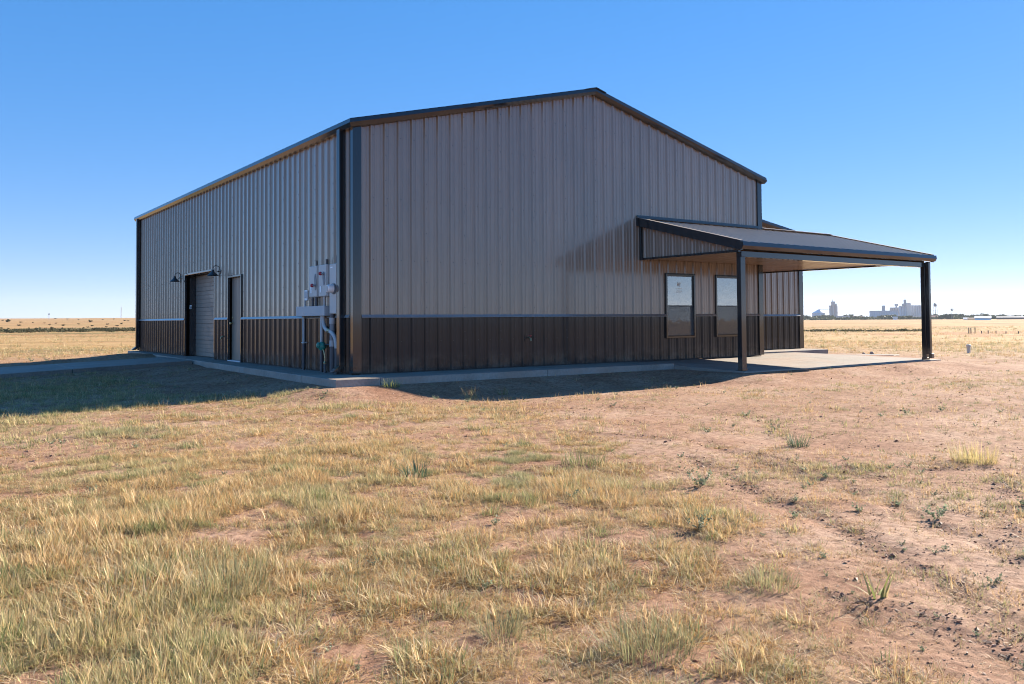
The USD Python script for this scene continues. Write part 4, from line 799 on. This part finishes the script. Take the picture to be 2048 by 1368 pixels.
KINDS = [('dry', tuft(20, .055, .03, .085, TAN, 1, 1.4, lie=.45, curl=1.6)), ('dry', tuft(22, .06, .025, .07, TAN, 2, 1.6, lie=.55, curl=1.8)), ('dry', tuft(16, .05, .04, .115, TAN, 3, 1.1, lie=.3, curl=1.4)),
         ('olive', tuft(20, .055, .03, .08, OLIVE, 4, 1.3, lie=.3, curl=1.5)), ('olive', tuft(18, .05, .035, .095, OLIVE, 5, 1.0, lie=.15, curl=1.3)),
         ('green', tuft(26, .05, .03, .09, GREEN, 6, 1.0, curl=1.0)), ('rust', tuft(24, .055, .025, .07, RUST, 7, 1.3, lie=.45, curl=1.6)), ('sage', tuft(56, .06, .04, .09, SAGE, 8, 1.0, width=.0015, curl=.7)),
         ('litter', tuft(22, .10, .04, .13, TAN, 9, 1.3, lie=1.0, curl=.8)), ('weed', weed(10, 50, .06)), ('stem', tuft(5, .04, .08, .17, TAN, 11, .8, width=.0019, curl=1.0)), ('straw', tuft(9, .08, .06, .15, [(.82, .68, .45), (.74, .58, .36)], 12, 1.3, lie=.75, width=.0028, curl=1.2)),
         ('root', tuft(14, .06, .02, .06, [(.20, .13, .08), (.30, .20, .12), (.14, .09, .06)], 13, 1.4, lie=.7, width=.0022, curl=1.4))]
names = [k_ for k_, _ in KINDS]; idx = {n_: [i for i, q in enumerate(names) if q == n_] for n_ in set(names)}
def scatter(rmin, rmax, n, scale, seed):
    g_ = np.random.default_rng(seed); a = np.radians(g_.uniform(-39, 39, n)); r = np.sqrt(g_.uniform(rmin ** 2, rmax ** 2, n))
    x = CAM[0] + r * (np.cos(a) * fw[0] + np.sin(a) * rt[0]); y = CAM[1] + r * (np.cos(a) * fw[1] + np.sin(a) * rt[1])
    D = cover(x, y); keep = (g_.uniform(size=n) < D) & (slabd(x, y) > .03) & (rectd(x, y, -19, 8.3, -.5, 12.05) > .05)
    x, y, D = x[keep], y[keep], D[keep]; m = len(x)
    gn = fbm(x, y, .45, 4, 41) + .25 * (fbm(x, y, 2.0, 3, 42) - .5); rn = fbm(x, y, .6, 4, 43) + .2 * (fbm(x, y, 3.0, 2, 46) - .5); sn = fbm(x, y, 1.1, 3, 44)
    shade = sst(-2.5, 1.0, y) * (x < 0) * (y < 9)
    u = g_.uniform(size=m); k_ = np.empty(m, int); pick = lambda nm: g_.choice(idx[nm], m)
    k_ = np.where(u < .55, pick('dry'), np.where(u < .66, pick('olive'), np.where(u < .72, pick('straw'), np.where(u < .80, pick('litter'), np.where(u < .87, pick('root'), np.where(u < .95, pick('stem'), pick('green')))))))
    k_ = np.where((gn > .54) & (u < .5), pick('olive'), k_); k_ = np.where((fbm(x, y, 2.4, 3, 48) > .62) & (u < .4), pick('green'), k_); k_ = np.where((gn > .68) & (u < .4), pick('green'), k_)
    k_ = np.where((rn > .55) & (u < .55), pick('rust'), k_); k_ = np.where((sn > .72) & (u < .5), pick('sage'), k_)
    k_ = np.where((g_.uniform(size=m) < shade * .18), pick('green'), k_)
    k_ = np.where((D < .2) & (g_.uniform(size=m) < .018), pick('weed'), k_)
    hn = fbm(x, y, .8, 3, 45); leftb = sst(-4.2, -6.2, x) * sst(-6.5, -8.5, y) if False else np.clip((-4.0 - x) / 2.5, 0, 1) * np.clip((-6.0 - y) / 3, 0, 1)
    cl_ = sst(.36, .66, fbm(x, y, 3.6, 3, 47)); s_ = scale * (.45 + .55 * np.clip((hn - .3) / .4, 0, 1) + .45 * cl_) * g_.uniform(.75, 1.3, m) * (1 + .22 * leftb) * np.where(D < .3, .8, 1)
    z = ground_z(x, y)
    return np.stack([x, y, z - .004], -1), k_, g_.uniform(0, 2 * np.pi, m), s_
parts = [scatter(2.7, 9.5, 120000, .78, 1), scatter(9.5, 24, 130000, .95, 2), scatter(24, 62, 26000, 1.9, 3), scatter(62, 170, 12000, 3.2, 4)]
pos = np.vstack([p_[0] for p_ in parts]); kid = np.concatenate([p_[1] for p_ in parts]); ang = np.concatenate([p_[2] for p_ in parts]); scl = np.concatenate([p_[3] for p_ in parts])
def instancer(name, protolist, pos, kid, ang, scl, **kw):
    pi = UsdGeom.PointInstancer.Define(stage, numbered('/World/' + name)); base = str(pi.GetPath()); targets = []
    UsdGeom.Scope.Define(stage, base + '/kinds')
    for i, (n_, (V, Fc, C)) in enumerate(protolist):
        p = numbered(f'{base}/kinds/{n_}_tuft'); m = usdkit.mesh(stage, p, (V, Fc), MAT['blade'], False); primvar(m, 'tint', C, Sdf.ValueTypeNames.Color3fArray); targets.append(Sdf.Path(p))
    pi.CreatePrototypesRel().SetTargets(targets); pi.CreateProtoIndicesAttr(Vt.IntArray.FromNumpy(kid.astype(np.int32))); pi.CreatePositionsAttr(Vt.Vec3fArray.FromNumpy(pos.astype(np.float32)))
    q = np.zeros((len(ang), 4), np.float16); q[:, 2] = np.sin(ang / 2); q[:, 3] = np.cos(ang / 2)
    pi.CreateOrientationsAttr(Vt.QuathArray.FromNumpy(q)); pi.CreateScalesAttr(Vt.Vec3fArray.FromNumpy(np.repeat(scl[:, None], 3, 1).astype(np.float32)))
    return tag(pi, **kw)
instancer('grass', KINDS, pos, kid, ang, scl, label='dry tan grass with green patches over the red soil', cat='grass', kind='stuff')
def lump(seed, cols):
    g_ = np.random.default_rng(seed); m = trimesh.convex.convex_hull(np.clip(g_.normal(size=(9, 3)), -1.5, 1.5) * [.0052, .0042, .0027]); v = np.array(m.vertices); f = np.array(m.faces)
    return v + [0, 0, .002], f, np.tile(np.array(cols) * g_.uniform(.8, 1.2), (len(v), 1))
LUMPS = [('dark', lump(1, (.31, .19, .13))), ('dark', lump(2, (.26, .155, .105))), ('red', lump(3, (.26, .15, .10))), ('pale', lump(4, (.40, .28, .21))), ('twig', tuft(4, .04, .015, .045, [(.18, .12, .08), (.28, .20, .13)], 5, 1.4, lie=1.0, width=.0018, curl=.6))]
def lumps(rmin, rmax, n, scale, seed):
    g_ = np.random.default_rng(seed); a = np.radians(g_.uniform(-39, 39, n)); r = np.sqrt(g_.uniform(rmin ** 2, rmax ** 2, n))
    x = CAM[0] + r * (np.cos(a) * fw[0] + np.sin(a) * rt[0]); y = CAM[1] + r * (np.cos(a) * fw[1] + np.sin(a) * rt[1])
    k = clods(x, y); D = np.clip(.14 + 1.0 * k + .50 * sst(.46, .66, fbm(x, y, 1.3, 4, 61) * .6 + fbm(x, y, 6.0, 2, 62) * .4), 0, 1)
    keep = (g_.uniform(size=n) < D) & (slabd(x, y) > .02) & (rectd(x, y, -19, 8.3, -.5, 12.05) > .05); x, y, k = x[keep], y[keep], k[keep]; m = len(x); u = g_.uniform(size=m)
    kid = np.where(u < .38, 0, np.where(u < .64, 1, np.where(u < .80, 2, np.where(u < .88, 3, 4))))
    return np.stack([x, y, ground_z(x, y) - .001], -1), kid, g_.uniform(0, 6.28, m), scale * .8 * g_.gamma(3.0, .33, m) * (.8 + .5 * k)
lp = [lumps(2.7, 9, 90000, .9, 71), lumps(9, 24, 90000, 1.5, 72)]
instancer('soil_clods', LUMPS, *(np.concatenate([q[i] for q in lp]) for i in range(4)), label='dark clods, twigs and crumbs lying on the red soil', cat='soil clods', kind='stuff')
# plants that stand out singly
def plant(name, x, y, data, lab, cat, sc=1.0, rz=0.3):
    t = thing(name, lab, cat, (x, y, gz1(x, y) - .01), rz, scale=(sc, sc, sc)); p = numbered(str(t.GetPath()) + '/leaves'); m = usdkit.mesh(stage, p, data[:2], MAT['blade'], False); primvar(m, 'tint', data[2], Sdf.ValueTypeNames.Color3fArray)
DG = [(.10, .15, .09), (.14, .18, .10), (.08, .12, .07)]; YG = [(.34, .36, .12), (.44, .42, .16), (.26, .30, .10)]
BUNCH = [(.60, .46, .22), (.50, .40, .18), (.42, .38, .18)]
for a in ((.72, -9.40, tuft(120, .10, .08, .20, DG, 201, .55, .003), 'dark green weed alone on the bare soil right of centre', 'weed', 1.0),
          (1.27, -10.97, tuft(420, .20, .10, .24, BUNCH, 202, .6), 'wide tan bunch of grass at the right on bare soil', 'grass clump', 1.0),
          (-1.71, -10.2, weed(203, 220, .17), 'leafy grey-green weed at the edge of the bare soil, right of centre', 'weed', 1.0),
          (-3.07, -12.59, tuft(14, .04, .10, .20, YG + OLIVE, 204, 1.0, .007, curl=.5), 'broad-leaved green seedling on cracked soil at lower right', 'seedling', 1.0),
          (-4.86, -11.85, tuft(260, .10, .08, .16, SAGE, 205, .8, .0016), 'round grey-green grass clump at bottom centre', 'grass clump', 1.0),
          (-5.66, -10.5, tuft(420, .20, .12, .26, SAGE, 206, .6, .0016), 'largest grey-green grass clump at lower left', 'grass clump', 1.0),
          (-3.35, -12.15, tuft(300, .13, .07, .15, SAGE, 207, .8, .0016), 'grey-green grass clump left of the green seedling', 'grass clump', 1.0),
          (-4.45, -12.37, tuft(420, .20, .10, .22, SAGE, 208, .7, .0016), 'broad grey-green grass clump at the bottom, right of centre', 'grass clump', 1.0),
          (-2.82, -11.2, weed(209, 160, .13), 'small leafy weed beside the tyre track', 'weed', 1.0),
          (-1.76, -8.8, tuft(280, .22, .08, .20, GREEN, 210, .6), 'green patch of taller grass at the edge of the bare soil', 'grass clump', 1.0),
          (.75, -2.95, tuft(70, .10, .10, .26, TAN + YG, 211, .5), 'yellow grass clump before the shaded strip, left one of two', 'grass clump', 1.0),
          (1.55, -2.75, tuft(50, .08, .10, .22, TAN + YG, 212, .5), 'yellow grass clump before the shaded strip, right one of two', 'grass clump', 1.0),
          (.05, -1.42, tuft(110, .14, .08, .20, YG, 213, .8, .004), 'green tuft against the sunlit corner of the concrete apron', 'grass clump', 1.0),
          (-3.35, -8.36, tuft(60, .10, .10, .2, DG, 214, 1.1, .004), 'dark flattened weed lying in the middle of the grass', 'weed', 1.2),
          (-1.2, -11.9, weed(215, 140, .12), 'small leafy weed on pale soil at the far right', 'weed', 1.0)): plant('grass_clump' if a[4] == 'grass clump' else a[4], *a, rz=a[0] * 3)
# ---------------------------------------------------------------- air
HAZE = 0.00006
if HAZE:
    mat('haze', {'v': ('principled_volume', {'color': (.80, .88, 1.0), 'density': HAZE, 'anisotropy': .2})}, [], surface=None, volume='v.volume')
    obj('haze', MB().box((CAM[0] - 4700, CAM[1] - 4700, -14), (CAM[0] + 4700, CAM[1] + 4700, 120)), 'haze', kind='stuff')
